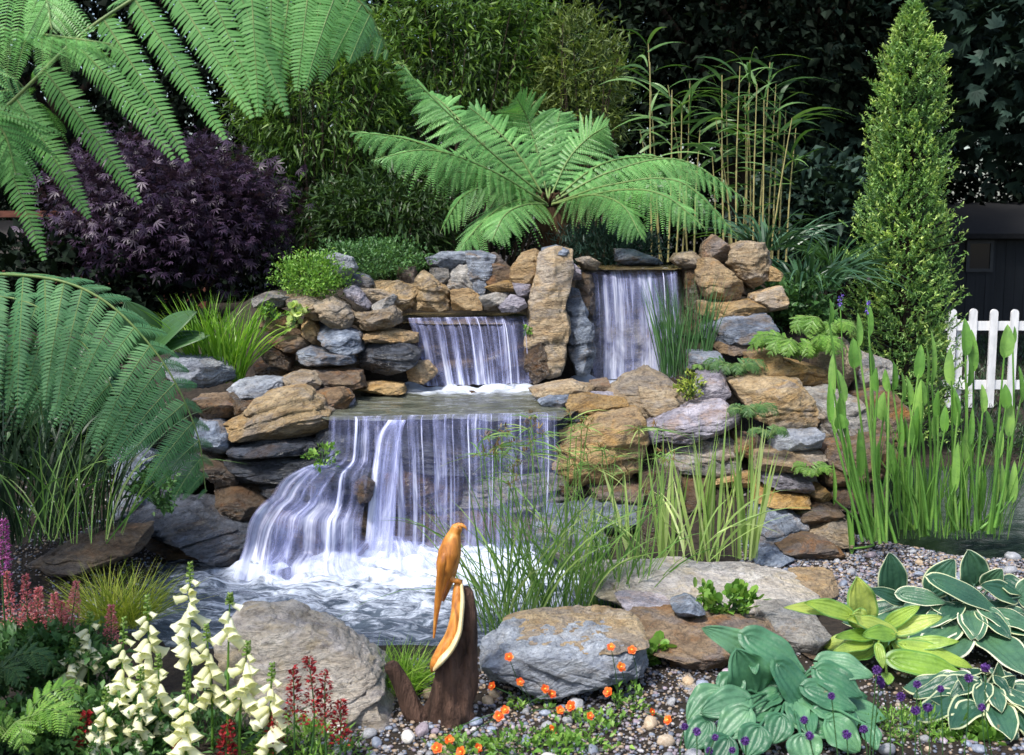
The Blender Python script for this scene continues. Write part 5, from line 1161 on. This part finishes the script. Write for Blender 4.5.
# leaves: base x,y tip x,y width in crop-11 pixels, depth offset, normal x, normal z
hosta('yellow hosta with green edged leaves behind the blue green one', (885, 672), 4.3,
      [(345, 290, 330, 135, 130, .05, 0, .6), (270, 250, 75, 230, 60, .0, -.3, .8), (300, 262, 150, 215, 75, -.02, -.3, .7), (360, 290, 320, 260, 90, -.05, -.2, .7), (450, 320, 300, 270, 70, -.05, -.2, .9),
       (380, 335, 255, 335, 55, -.06, -.3, .8), (370, 365, 245, 385, 45, -.08, -.3, .7), (450, 330, 350, 330, 70, -.1, 0, .9), (430, 300, 545, 230, 60, .02, .2, .8), (460, 320, 625, 265, 70, 0, .3, .8),
       (500, 370, 685, 350, 60, -.05, .3, .8), (495, 370, 740, 440, 75, -.08, .3, .8), (455, 420, 715, 470, 100, -.15, .2, .7), (400, 370, 420, 450, 40, -.2, 0, .5), (430, 470, 440, 505, 45, -.2, 0, .4)],
      H_GOLD, H_GEDGE, .14, .05, fill=8, fr=.2, fh=.12)
hosta('big blue green hosta in the bottom right centre', (790, 745), 3.74,
      [(30, 360, -70, 310, 0, 0, 0, 0)][:0] + [(-120, 290 + 10, 0, 0, 0, 0, 0, 0)][:0] +
      [(10, 420, -205, 305, 120, .1, -.3, .7), (-60, 340, 150, 460, 140, .05, .1, .8), (-40, 540, -90, 390, 190, 0, 0, .45), (-40, 420, -30, 470, 40, .0, 0, .5),
       (50, 440, 180, 625, 130, -.02, .2, .7), (-150, 540, -270, 640, 150, -.05, -.4, .6), (-60, 560, -220, 600, 130, -.08, -.2, .7), (200, 430, 385, 470, 120, .05, .2, .9), (190, 460, 350, 545, 130, 0, .2, .8),
       (150, 520, 330, 590, 110, -.05, .2, .8), (300, 610, 120, 670, 150, -.1, 0, .8), (60, 620, 30, 715, 110, -.15, 0, .6), (-60, 600, -160, 700, 120, -.15, -.2, .6), (-200, 640, -270, 740, 110, -.12, -.2, .6),
       (230, 640, 340, 740, 140, -.15, .2, .7), (-20, 660, -60, 760, 120, -.2, 0, .6), (130, 690, 160, 790, 130, -.25, 0, .7), (-130, 700, -190, 800, 120, -.22, 0, .6), (360, 650, 400, 735, 80, -.2, .3, .7), (-100, 480, -150, 560, 110, 0, -.2, .6)],
      H_BLUE, None, .1, .05, fill=20, fr=.28, fh=.2)
hosta('white edged hosta at the right edge behind the yellow one', (965, 640), 4.55,
      [(450, 190, 445, 50, 120, .1, 0, .4), (590, 180, 665, 70, 110, .08, -.2, .5), (740, 155, 720, 40, 130, .1, 0, .4), (780, 160, 835, 105, 80, .08, .2, .6), (600, 140, 840, 250, 90, -.02, .1, .9), (480, 190, 640, 215, 80, 0, 0, .9),
       (880, 200, 770, 155, 90, .02, 0, .7), (840, 140, 915, 190, 90, .05, .2, .7), (480, 215, 380, 170, 60, .05, -.2, .6), (690, 250, 800, 340, 130, -.05, .1, .7), (850, 250, 930, 330, 110, -.02, .2, .7), (600, 230, 740, 280, 70, -.03, .1, .9),
       (900, 200, 985, 170, 120, 0, .2, .7), (820, 370, 935, 330, 110, -.1, .1, .7), (860, 420, 960, 480, 120, -.12, .2, .7), (640, 280, 700, 340, 90, -.08, 0, .7)],
      H_DARK, H_CREAM, .09, .03, fill=34, fr=.38, fh=.28)
hosta('wavy white edged hosta in the bottom right corner', (985, 725), 3.85,
      [(780, 580, 690, 480, 90, 0, -.2, .6), (800, 570, 830, 440, 90, .02, .1, .5), (790, 560, 880, 480, 80, 0, .2, .6), (720, 590, 590, 555, 60, -.02, -.2, .7), (740, 580, 690, 670, 110, -.1, -.2, .6), (790, 600, 960, 550, 60, -.02, .2, .8),
       (840, 630, 860, 750, 100, -.15, .1, .6), (900, 610, 960, 700, 110, -.12, .2, .6), (880, 560, 960, 600, 70, -.05, .2, .8), (790, 610, 760, 560, 60, -.02, 0, .7)],
      H_DARK, H_CREAM, .14, .06, fill=24, fr=.23, fh=.2)

# ---------------------------------------------------------------- foxgloves and companions
CREAM = leaf_mat('cream_foxglove_petal', (.74, .74, .50), (.84, .84, .68), (.92, .92, .84), .35, .5)
def bell(mb, P, D, L, W, r=.5, mi=0):
    D = unit(D); X = unit(np.cross(D, [.1, .2, 1.])); Z = np.cross(X, D); k = 12
    s = np.array([0, .1, .3, .62, .86, 1.0]); rr = np.array([.18, .5, .68, .8, .86, 1.12]) * W / 2
    a = np.arange(k) / k * 2 * pi; lip = 1 + .16 * np.cos(a * 5)
    V = P + D * (s[:, None, None] * L) + (X * np.cos(a)[None, :, None] + Z * np.sin(a)[None, :, None]) * rr[:, None, None] * np.where(np.arange(6)[:, None, None] == 5, lip[None, :, None], 1)
    V[5] += D * (L * .08 * np.sin(a))[:, None]
    V = V.reshape(-1, 3); mb.add(V, grid_faces(6, k, True), mi, r); mb.add(np.vstack([V[:k], [P]]), [[k, (j + 1) % k, j] for j in range(k)], mi, r)
def foxglove(label, px, top, bot, base, Y, n, group='cream foxgloves in the bottom left corner', lean=0):
    t0 = at(px + lean, top, Y); c = at(px, base, Y); t = thing('foxglove', c, label, 'foxglove', group)
    P = spline([c, at(px, (top + base) / 2, Y), t0], 20); mb = MB(); tube(mb, P, np.linspace(.006, .002, 20), 6); mb.obj('stem', G_FRESH, t)
    fT = (bot - top) / (base - top); z0, z1 = t0[2], at(px, bot, Y)[2]
    lf = MB(); 
    n = int(n * 1.08)
    for i in range(n):
        f = (i + .5) / n; z = z0 + (z1 - z0) * (.16 + .84 * f) ; q = np.array([np.interp(z, P[:, 2], P[:, 0]), Y, z]); a = i * 2.4 + RNG.normal() * .3
        if sin(a) > .35: a = -a
        d = np.array([cos(a), sin(a) * .9, -.55 - .25 * f]) + RNG.normal(size=3) * .16; Lb = .026 + .026 * min(1, f * 2.2)
        mb = MB(); bell(mb, q + np.array([cos(a), sin(a), 0]) * .006, d, Lb * RNG.uniform(.85, 1.1), Lb * .74, RNG.random()); mb.obj('bell_flower', CREAM, t)
    bb = MB()
    for i in range(14):
        f = i / 14; z = z0 + (z1 - z0) * .22 * f; q = np.array([np.interp(z, P[:, 2], P[:, 0]), Y, z]); a = i * 2.4
        bell(bb, q, (cos(a), sin(a), -.1 + .5 * (1 - f)), .009 + .006 * f, .008 + .003 * f, RNG.random())
    bb.obj('bud', leaf_mat('green_bud', (.14, .26, .05), (.25, .38, .10), (.4, .5, .2), .3) if 'green_bud' not in bpy.data.materials else bpy.data.materials['green_bud'], t)
    for i in range(7):
        z = P[2 + i, 2]; a = i * 2.4; b = P[2 + i]; d = np.array([cos(a), sin(a), .5]); leafblade(lf, b, b + unit(d) * RNG.uniform(.05, .09), .022, (0, 0, 1), .2, .3, nu=7, nv=5)
    lf.obj('leaves', G_MID, t); return t
FX = [('tallest cream foxglove with the full spike beside the pale boulder', 190, 563, 655, 760, 3.75, 17, 0), ('second cream foxglove just left of the tallest', 150, 596, 680, 765, 3.8, 15, -3), ('cream foxglove nearest the pink plumes', 88, 613, 668, 765, 3.85, 10, 2), ('cream foxglove right of the one nearest the pink plumes', 122, 618, 735, 790, 3.6, 19, 2),
      ('mostly green budded foxglove spike right of the tallest', 228, 594, 640, 745, 3.62, 6, 2), ('short cream foxglove leaning in front of the pale boulder', 240, 642, 705, 790, 3.52, 13, 8), ('cream foxglove right at the dark red flowers', 270, 664, 745, 800, 3.5, 14, 2), ('lowest cream foxglove at the bottom edge in the middle', 186, 672, 770, 830, 3.45, 18, 1),
      ('cream foxglove low between the red spikes at the left', 106, 688, 765, 830, 3.5, 13, 0), ('cream foxglove half hidden behind the tallest spike', 212, 625, 700, 790, 3.64, 13, -6)]
FX += [('small cream foxglove over the pink plume end of the group', 72, 640, 690, 780, 3.8, 8, 1), ('cream foxglove filling the middle of the group below the second one', 160, 655, 725, 800, 3.62, 12, -2), ('cream foxglove between the lowest one and the left red spike', 138, 668, 740, 810, 3.55, 11, 3)]
for a in FX: foxglove(*a[:7], lean=a[7])
RED = leaf_mat('dark_red_flower', (.14, .006, .012), (.26, .012, .02), (.42, .03, .04), .2, .5)
PINK = leaf_mat('pink_plume', (.52, .12, .18), (.70, .22, .28), (.82, .38, .42), .25, .6)
MAG = leaf_mat('magenta_plume', (.30, .04, .28), (.45, .10, .45), (.6, .2, .55), .25, .6)
def spike(name, label, px, top, bot, base, Y, rw, n, size, lm, cat, group, tpl=T_OVAL, taper=.8):
    c = at(px, base, Y); tp = at(px + RNG.normal() * 2, top, Y); t = thing(name, c, label, cat, group)
    mb = MB(); P = spline([c, (c + tp) / 2 + [RNG.normal() * .01, 0, 0], tp], 12); tube(mb, P, np.linspace(.004, .0015, 12), 5); mb.obj('stem', G_MID, t)
    zb = at(px, bot, Y)[2]; f = RNG.random(n); z = zb + (tp[2] - zb) * f; rad = rw * (1 - f * taper) * RNG.random(n) ** .5; a = RNG.uniform(0, 2 * pi, n)
    W = np.stack([np.interp(z, P[:, 2], P[:, 0]) + np.cos(a) * rad, Y + np.sin(a) * rad, z], -1)
    mb = MB(); D = unit(np.stack([np.cos(a), np.sin(a), .5 + 0 * a], -1) + RNG.normal(size=(n, 3)) * .4)
    mb.inst(tpl, rot_frames(D) * (size * RNG.uniform(.6, 1.2, n))[:, None, None], W); mb.obj('flower_head', lm, t); return t
for lab, px, tp, bt in (('tall dark red spike in front of the pale boulder', 309, 658, 722), ('dark red spike left of the tall one by the pale boulder', 294, 668, 725), ('dark red spike right of the tall one by the pale boulder', 328, 672, 730), ('dark red spike at the bottom between two foxgloves', 273, 715, 752), ('dark red spike low left of the pale boulder', 228, 722, 760), ('dark red spike at the left bottom beside the small fern', 88, 712, 752), ('dark red spike at the very bottom under the lowest foxglove', 182, 738, 768), ('small dark red spike at the bottom right of the foxgloves', 340, 700, 745)):
    spike('red_flower', lab, px, tp, bt, bt + 50, 3.5, .032, 190, .017, RED, 'flower', 'dark red flower spikes')
for lab, px, tp, bt in (('pink plume at the left edge', 8, 572, 616), ('tallest pink plume of the left row', 25, 576, 614), ('pink plume third from the left edge', 38, 588, 618), ('pink plume in the middle of the row', 52, 594, 622), ('pointed pink plume beside the yellow tussock', 74, 582, 620), ('pink plume low in front of the foxgloves', 112, 606, 634), ('small pink plume between the row and the foxgloves', 62, 602, 628)):
    spike('astilbe', lab, px, tp, bt + 12, bt + 70, 3.95, .032, 420, .011, PINK, 'flower', 'pink astilbe plumes at the left edge')
spike('astilbe', 'magenta plume hanging above the pink ones at the left edge', 6, 520, 575, 640, 3.9, .035, 420, .012, MAG, 'flower', None)
for lab, px, py, Y, r, n, lm, tp in (('low green foliage under the pink plumes', 45, 662, 3.9, (70, 36), 3000, G_MID, T_OVAL), ('deep green foliage in the bottom left corner', 90, 735, 3.6, (95, 40), 3000, G_MID, T_OVAL), ('green leaves at the foot of the middle foxgloves', 200, 738, 3.75, (80, 32), 2400, G_MID, T_LANCE), ('green leaves under the dark red spikes', 300, 752, 3.6, (60, 26), 1600, G_FRESH, T_LANCE)):
    cushion('leafy_plant', lab, px, py, Y, r, n, .032, tp, lm, depth=.16)
minifern('fern with stiff fronds in the bottom left corner', 12, 745, 3.5, 9, .26, G_FRESH)
minifern('green fern behind the corner fern at the left edge', -12, 690, 3.7, 8, .22, G_MID)

# orange geums
ORG = leaf_mat('orange_petal', (.75, .10, .02), (.85, .16, .03), (.85, .30, .05), .3, .5)
YEL = plain_mat('yellow_centre', (.6, .45, .05), (.7, .55, .1))
def geum(label, px, py, Y, flowers, n=500, r=(34, 20)):
    c = at(px, py, Y); s = Y / FPX; t = thing('orange_geum', c - [0, 0, .05], label, 'flowering plant', 'orange flowering plants at the bottom')
    mb = MB(); leafmass(mb, c, (r[0] * s, .1, r[1] * s), n, T_OVAL, .022, 10, .35, .5, .2, droop=0); mb.obj('foliage', G_FRESH, t)
    for (fx, fy) in flowers:
        p = at(fx, fy, Y - .05 + RNG.normal() * .04); mb = MB(); b = c + [RNG.normal() * .04, 0, -.02]
        tube(mb, spline([b, (b + p) / 2 + [RNG.normal() * .015, 0, .02], p], 8), .0014, 5, mi=1)
        nn_ = unit(np.array([RNG.normal() * .4, -.7, .6])); X = unit(np.cross(nn_, [0, 0, 1.])); Z = np.cross(X, nn_)
        sc_ = RNG.uniform(.014, .020)
        for layer in (0, 1):
            a = np.arange(5) / 5 * 2 * pi + layer * .6 + RNG.random(); D = X * np.cos(a)[:, None] + Z * np.sin(a)[:, None] + nn_ * (.15 + .5 * layer)
            M = rot_frames(D, nn_) * sc_ * (1 - .25 * layer); mb.inst(tpl_round(.95, 8), M, np.repeat(p[None], 5, 0), mi=0)
        D, F = cube_dirs(4); mb.add(D * .0032 + p + nn_ * .003, F, 2)
        mb.obj('flower', [ORG, G_MID, YEL], t)
    return t
geum('orange flowered plant against the grey blue boulder', 530, 715, 3.95, [(509, 657), (520, 682), (545, 689), (552, 694), (492, 686), (575, 705), (560, 710)], 260, (26, 18))
geum('orange flowered plant at the bottom under the wooden stump', 455, 752, 3.6, [(449, 740), (461, 752), (505, 710), (499, 716), (478, 748), (437, 748)], 160, (24, 10))
geum('orange flowered plant below the grey boulder with many buds', 590, 735, 3.75, [(571, 706), (590, 716), (600, 743), (560, 748), (583, 752), (608, 752), (552, 730), (620, 752)], 420, (44, 22))
geum('orange flowered plant in front of the pale rounded stones', 628, 712, 3.9, [(608, 692), (621, 667), (632, 650), (611, 647), (652, 712), (673, 716), (668, 720)], 220, (22, 20))
cushion('leafy_plant', 'small green plants filling the bottom edge in the middle', 540, 748, 3.6, (90, 12), 700, .022, T_OVAL, G_FRESH, depth=.1)
cushion('leafy_plant', 'bright small leaved plant at the bottom below the yellow hosta', 905, 735, 3.72, (60, 24), 2000, .026, T_LANCE, G_FRESH, depth=.1)
cushion('leafy_plant', 'bright small leaved plant at the bottom right below the wavy hosta', 975, 740, 3.7, (28, 16), 420, .03, T_ROUND, G_FRESH, depth=.08)

# purple drumstick flowers
PUR = leaf_mat('purple_drumstick', (.035, .012, .10), (.09, .03, .22), (.20, .09, .40), .1, .6)
AL = [(397, 457), (406, 492), (412, 510), (237, 548), (140, 632), (160, 687), (350, 665), (290, 683), (480, 550), (538, 507), (620, 523), (575, 588), (533, 598), (720, 485), (778, 448), (765, 588)]
AL = [(764 + x / 3.512, 540 + y / 3.512) for x, y in AL] + [(560 + x / 3.511, 540 + y / 3.511) for x, y in [(438, 655), (480, 673), (545, 693), (525, 740), (605, 738), (650, 705)]]
for i, (px, py) in enumerate(AL):
    Y = 3.42 + RNG.normal() * .04; p = at(px, py, Y); b = at(px + RNG.normal() * 8, py + 75, Y); b[2] = .04; R_ = .0125 * RNG.uniform(.85, 1.2)
    t = thing('drumstick_allium', b, 'small round purple drumstick flower among the hostas', 'flower', 'purple drumstick flowers among the hostas')
    mb = MB(); tube(mb, spline([b, (b + p) / 2 + [RNG.normal() * .006, 0, 0], p], 8), .0018, 5); mb.obj('stem', G_MID, t)
    mb = MB(); D = unit(RNG.normal(size=(150, 3))); mb.inst(T_OVAL, rot_frames(unit(D + RNG.normal(size=D.shape) * .2)) * R_ * .55, p + D * R_ * [.55, .55, .5]); D2, F = cube_dirs(5); mb.add(D2 * R_ * .6 + p, F)
    mb.obj('flower_head', PUR, t)
# ================================================================ wooden bird sculpture
def wood_mat(name, c1, c2, c3, rough=.3, sc=(3, 3, .5), scale=9):
    m, n, o = _mat(name); tc = N(n, 'ShaderNodeTexCoord').outputs['Object']
    g = noise_n(n, tc, scale, 6, .6, sc, 1.2); f = noise_n(n, tc, scale * 6, 4, .6, sc, .3)
    col = ramp(n, mth(n, 'ADD', mth(n, 'MULTIPLY', g, .8), mth(n, 'MULTIPLY', f, .2)), [(.3, c1), (.5, c2), (.68, c3)])
    b = N(n, 'ShaderNodeBsdfPrincipled', Roughness=rough); n.links.new(col, b.inputs['Base Color'])
    bp = N(n, 'ShaderNodeBump', Strength=.2, Distance=.01); n.links.new(f, bp.inputs['Height']); n.links.new(bp.outputs[0], b.inputs['Normal'])
    n.links.new(b.outputs[0], o.inputs[0]); return m
ORW = wood_mat('polished_orange_wood', (.17, .05, .01), (.50, .19, .03), (.70, .36, .08), .4)
CRW = wood_mat('pale_sapwood', (.60, .42, .18), (.74, .58, .30), (.82, .70, .45), .45)
BKW = plain_mat('rough_stump_bark', (.014, .008, .006), (.15, .085, .06), .85, 22, (1, 1, .22), 1.0, .25, .05)
YS = 3.85; s9 = lambda x, y, dy=0: at(350 + x / 2.96, 500 + y / 2.96, YS + dy)
px9 = YS / FPX / 2.96
st = thing('wooden_bird_sculpture', s9(290, 655), 'carved orange wooden bird perched on a dark bark stump', 'sculpture')
def loft(parts, name, mat, parent, sides=20, rough=0.0, n=40, depth=1.0, ax=(0, 1, 0)):
    mb = MB()
    for P, R, D in parts:
        Q = spline([s9(*p) for p in P], n); r = np.interp(np.linspace(0, 1, n), np.linspace(0, 1, len(R)), R) * px9; d = np.interp(np.linspace(0, 1, n), np.linspace(0, 1, len(D)), D) * px9
        tube(mb, Q, r, sides, R2=d, axis=ax, rough=rough)
    return mb.obj(name, mat, parent)
stump = loft([([(292, 668), (292, 610), (300, 550), (312, 500), (330, 440), (342, 380), (346, 320), (345, 275), (342, 256)], [80, 68, 64, 60, 42, 31, 25, 20, 9], [62, 60, 56, 50, 38, 30, 24, 20, 9])], 'stump', BKW, st, 64, .34, 120)
loft([([(232, 655, -.0), (190, 628), (165, 570), (140, 520), (122, 492), (117, 482)], [36, 34, 29, 26, 24, 15], [34, 32, 28, 26, 24, 15])], 'side_branch', BKW, st, 20, .08)
loft([([(322, 235, -.01), (317, 285, -.03), (314, 340, -.045), (300, 400, -.06), (276, 440, -.07), (252, 480, -.07), (243, 505, -.05)], [12, 15, 17, 19, 19, 15, 5], [14, 20, 28, 30, 30, 26, 8])], 'carved_slope', ORW, st, 20, .03)
loft([([(330, 248, -.03), (333, 300, -.05), (329, 350, -.065), (322, 395, -.085), (300, 440, -.10), (270, 475, -.11), (250, 500, -.10)], [5, 7, 7, 8, 9, 10, 5], [8, 12, 16, 18, 22, 22, 12])], 'sapwood_edge', CRW, st, 14, .05)
bird = loft([([(248, 408, -.02), (254, 350, -.02), (263, 290, -.02), (274, 240, -.02), (286, 195, -.025), (295, 155, -.025), (303, 120, -.025), (311, 96, -.025), (318, 80, -.025), (322, 70, -.025)],
              [3, 7, 11, 19, 33, 35, 27, 18, 17, 6], [4, 7, 12, 24, 38, 40, 30, 18, 17, 6])], 'bird', ORW, st, 24, .02, 60)
bird['_o'] = list(st['_o'])
loft([([(320, 76, -.025), (332, 76, -.028), (341, 81, -.03), (346, 90, -.03)], [10, 7, 4, 1], [9, 6, 4, 1])], 'beak', ORW, bird, 12)
loft([([(290, 130, -.04), (276, 180, -.05), (268, 240, -.04), (258, 310, -.03), (250, 380, -.025)], [6, 15, 14, 9, 3], [8, 22, 18, 10, 4]), ([(312, 125, .03), (312, 180, .04), (296, 240, .03), (275, 300, .01)], [6, 13, 12, 4], [8, 20, 16, 6])], 'wing', ORW, bird, 14)
loft([([(296, 222, -.03), (303, 236, -.035), (318, 240, -.035), (328, 248, -.035)], [9, 8, 8, 4], [9, 8, 8, 4])], 'foot', ORW, bird, 10)
mb = MB(); D, F = cube_dirs(5); mb.add(D * .0022 + s9(320, 80, -.045), F); mb.obj('eye', plain_mat('dark_eye', (.01, .008, .006), (.02, .015, .01), .3), bird)

# ================================================================ pebbles and gravel
PEB = [rock_mat('grey_pebble', [(.12, .12, .13), (.22, .23, .25), (.36, .37, .40), (.28, .24, .2), (.18, .19, .22)], .55, bump=.12, strata=1.5, rust=.2),
       rock_mat('blue_pebble', [(.09, .11, .15), (.17, .20, .27), (.30, .34, .42), (.2, .2, .22), (.13, .15, .2)], .5, bump=.12, strata=1.5, rust=.15),
       rock_mat('tan_pebble', [(.20, .15, .10), (.34, .27, .19), (.46, .39, .31), (.38, .22, .12), (.3, .25, .2)], .6, bump=.12, strata=1.5, rust=.3),
       rock_mat('white_pebble', [(.40, .38, .36), (.55, .53, .5), (.68, .66, .62), (.5, .42, .34), (.45, .44, .43)], .55, bump=.12, strata=1.5, rust=.15),
       rock_mat('mauve_pebble', [(.14, .11, .14), (.26, .21, .25), (.38, .33, .38), (.28, .2, .2), (.2, .17, .22)], .55, bump=.12, strata=1.5, rust=.2)]
KN = ['grey', 'blue grey', 'tan', 'white', 'mauve']
protos = []
for k in range(5):
    row = []
    for j in range(3):
        D, F = cube_dirs(9); V = D * [1, RNG.uniform(.7, .95), RNG.uniform(.5, .75)]; V = V * (1 + .14 * fbm(D * 1.2 + 10 * j + k, 2))[:, None]
        mb = MB(); mb.add(V, F); row.append(mb.mesh('pebble', [PEB[k]]))
    protos.append(row)
placed = []
def pebbles(n, x0, x1, y0, y1, rmin, rmax, where, group, probs, seed, cond=None):
    rs = np.random.default_rng(seed); c = 0; tries = 0
    while c < n and tries < n * 40:
        tries += 1; px = rs.uniform(x0, x1); py = rs.uniform(y0, y1)
        if cond and not cond(px, py): continue
        p = atz(px, py, .05); 
        r = rmin + (rmax - rmin) * rs.random() ** 2.2
        if any((p[0] - q[0]) ** 2 + (p[1] - q[1]) ** 2 < ((r + q[2]) * .8) ** 2 for q in placed): continue
        placed.append((p[0], p[1], r)); k = rs.choice(5, p=probs)
        z = float(terrain(p[0], p[1]))
        o = bpy.data.objects.new('pebble', protos[k][rs.integers(3)]); COL.objects.link(o)
        o.location = (p[0], p[1], z + r * .35); o.scale = (r, r, r); o.rotation_euler = (rs.normal() * .25, rs.normal() * .25, rs.uniform(0, 6.28))
        tag(o, 'smooth rounded %s pebble %s' % (KN[k], where), 'pebble', '%s pebbles %s' % (KN[k], where)); c += 1
def gravel(name, label, n, x0, x1, y0, y1, rmin, rmax, seed, cond=None):
    rs = np.random.default_rng(seed); px = rs.uniform(x0, x1, n); py = rs.uniform(y0, y1, n)
    P = np.array([atz(a, b, .05) for a, b in zip(px, py) if cond is None or cond(a, b)]); k = len(P); P[:, 2] = terrain(P[:, 0], P[:, 1]) + .004
    D, F = cube_dirs(3); mb = MB()
    r = rmin + (rmax - rmin) * rs.random(k) ** 2; a = rs.uniform(0, 2 * pi, k); M = np.zeros((k, 3, 3)); M[:, 0, 0] = np.cos(a) * r; M[:, 0, 1] = -np.sin(a) * r * .75; M[:, 1, 0] = np.sin(a) * r; M[:, 1, 1] = np.cos(a) * r * .75; M[:, 2, 2] = r * .6
    mb.inst((D, F), M, P, r=rs.random(k))
    tag(mb.obj(name, GRV, origin=(P[:, 0].mean(), P[:, 1].mean(), 0)), label, 'gravel', kind='stuff')
m, n_, o_ = _mat('mixed_gravel'); tc = N(n_, 'ShaderNodeTexCoord').outputs['Object']
col = ramp(n_, attr(n_, 'rnd'), [(0, (.05, .05, .06)), (.2, (.13, .15, .2)), (.4, (.22, .2, .19)), (.6, (.27, .2, .14)), (.8, (.2, .17, .2)), (.93, (.36, .35, .36)), (1, (.55, .52, .5))], 'CONSTANT')
b = N(n_, 'ShaderNodeBsdfPrincipled', Roughness=.6); n_.links.new(mixc(n_, 1.0, col, ramp(n_, noise_n(n_, tc, 90, 3), [(.3, (.7, .7, .7)), (.7, (1.25, 1.25, 1.25))]), 'MULTIPLY'), b.inputs['Base Color']); n_.links.new(b.outputs[0], o_.inputs[0]); GRV = m
PB = [.30, .34, .12, .08, .16]
pebbles(86, 400, 730, 672, 765, .010, .034, 'on the front bank round the stump', None, PB, 1)
pebbles(40, 330, 480, 715, 765, .012, .034, 'at the bottom edge left of the stump', None, PB, 2)
pebbles(70, 800, 1040, 535, 600, .010, .040, 'on the gravel behind the hostas', None, [.32, .38, .1, .03, .17], 3)
pebbles(24, 985, 1060, 470, 560, .02, .055, 'at the pond edge on the far right', None, [.3, .45, .1, .02, .13], 4)
pebbles(26, 15, 120, 520, 552, .008, .026, 'on the left bank under the reeds', None, [.2, .1, .2, .4, .1], 5)
pebbles(24, 870, 980, 690, 755, .012, .034, 'between the hostas at the bottom', None, PB, 6)
gravel('gravel', 'mixed gravel on the front bank round the stump', 9000, 300, 780, 655, 790, .003, .011, 11)
gravel('gravel', 'mixed gravel behind the hostas by the pond', 16000, 740, 1080, 525, 612, .003, .013, 12)
gravel('gravel', 'dark gravel on the left bank under the reeds', 4000, -40, 200, 515, 620, .003, .010, 13)
gravel('gravel', 'gravel between the hostas at the bottom right', 2500, 780, 1060, 640, 790, .003, .011, 14)
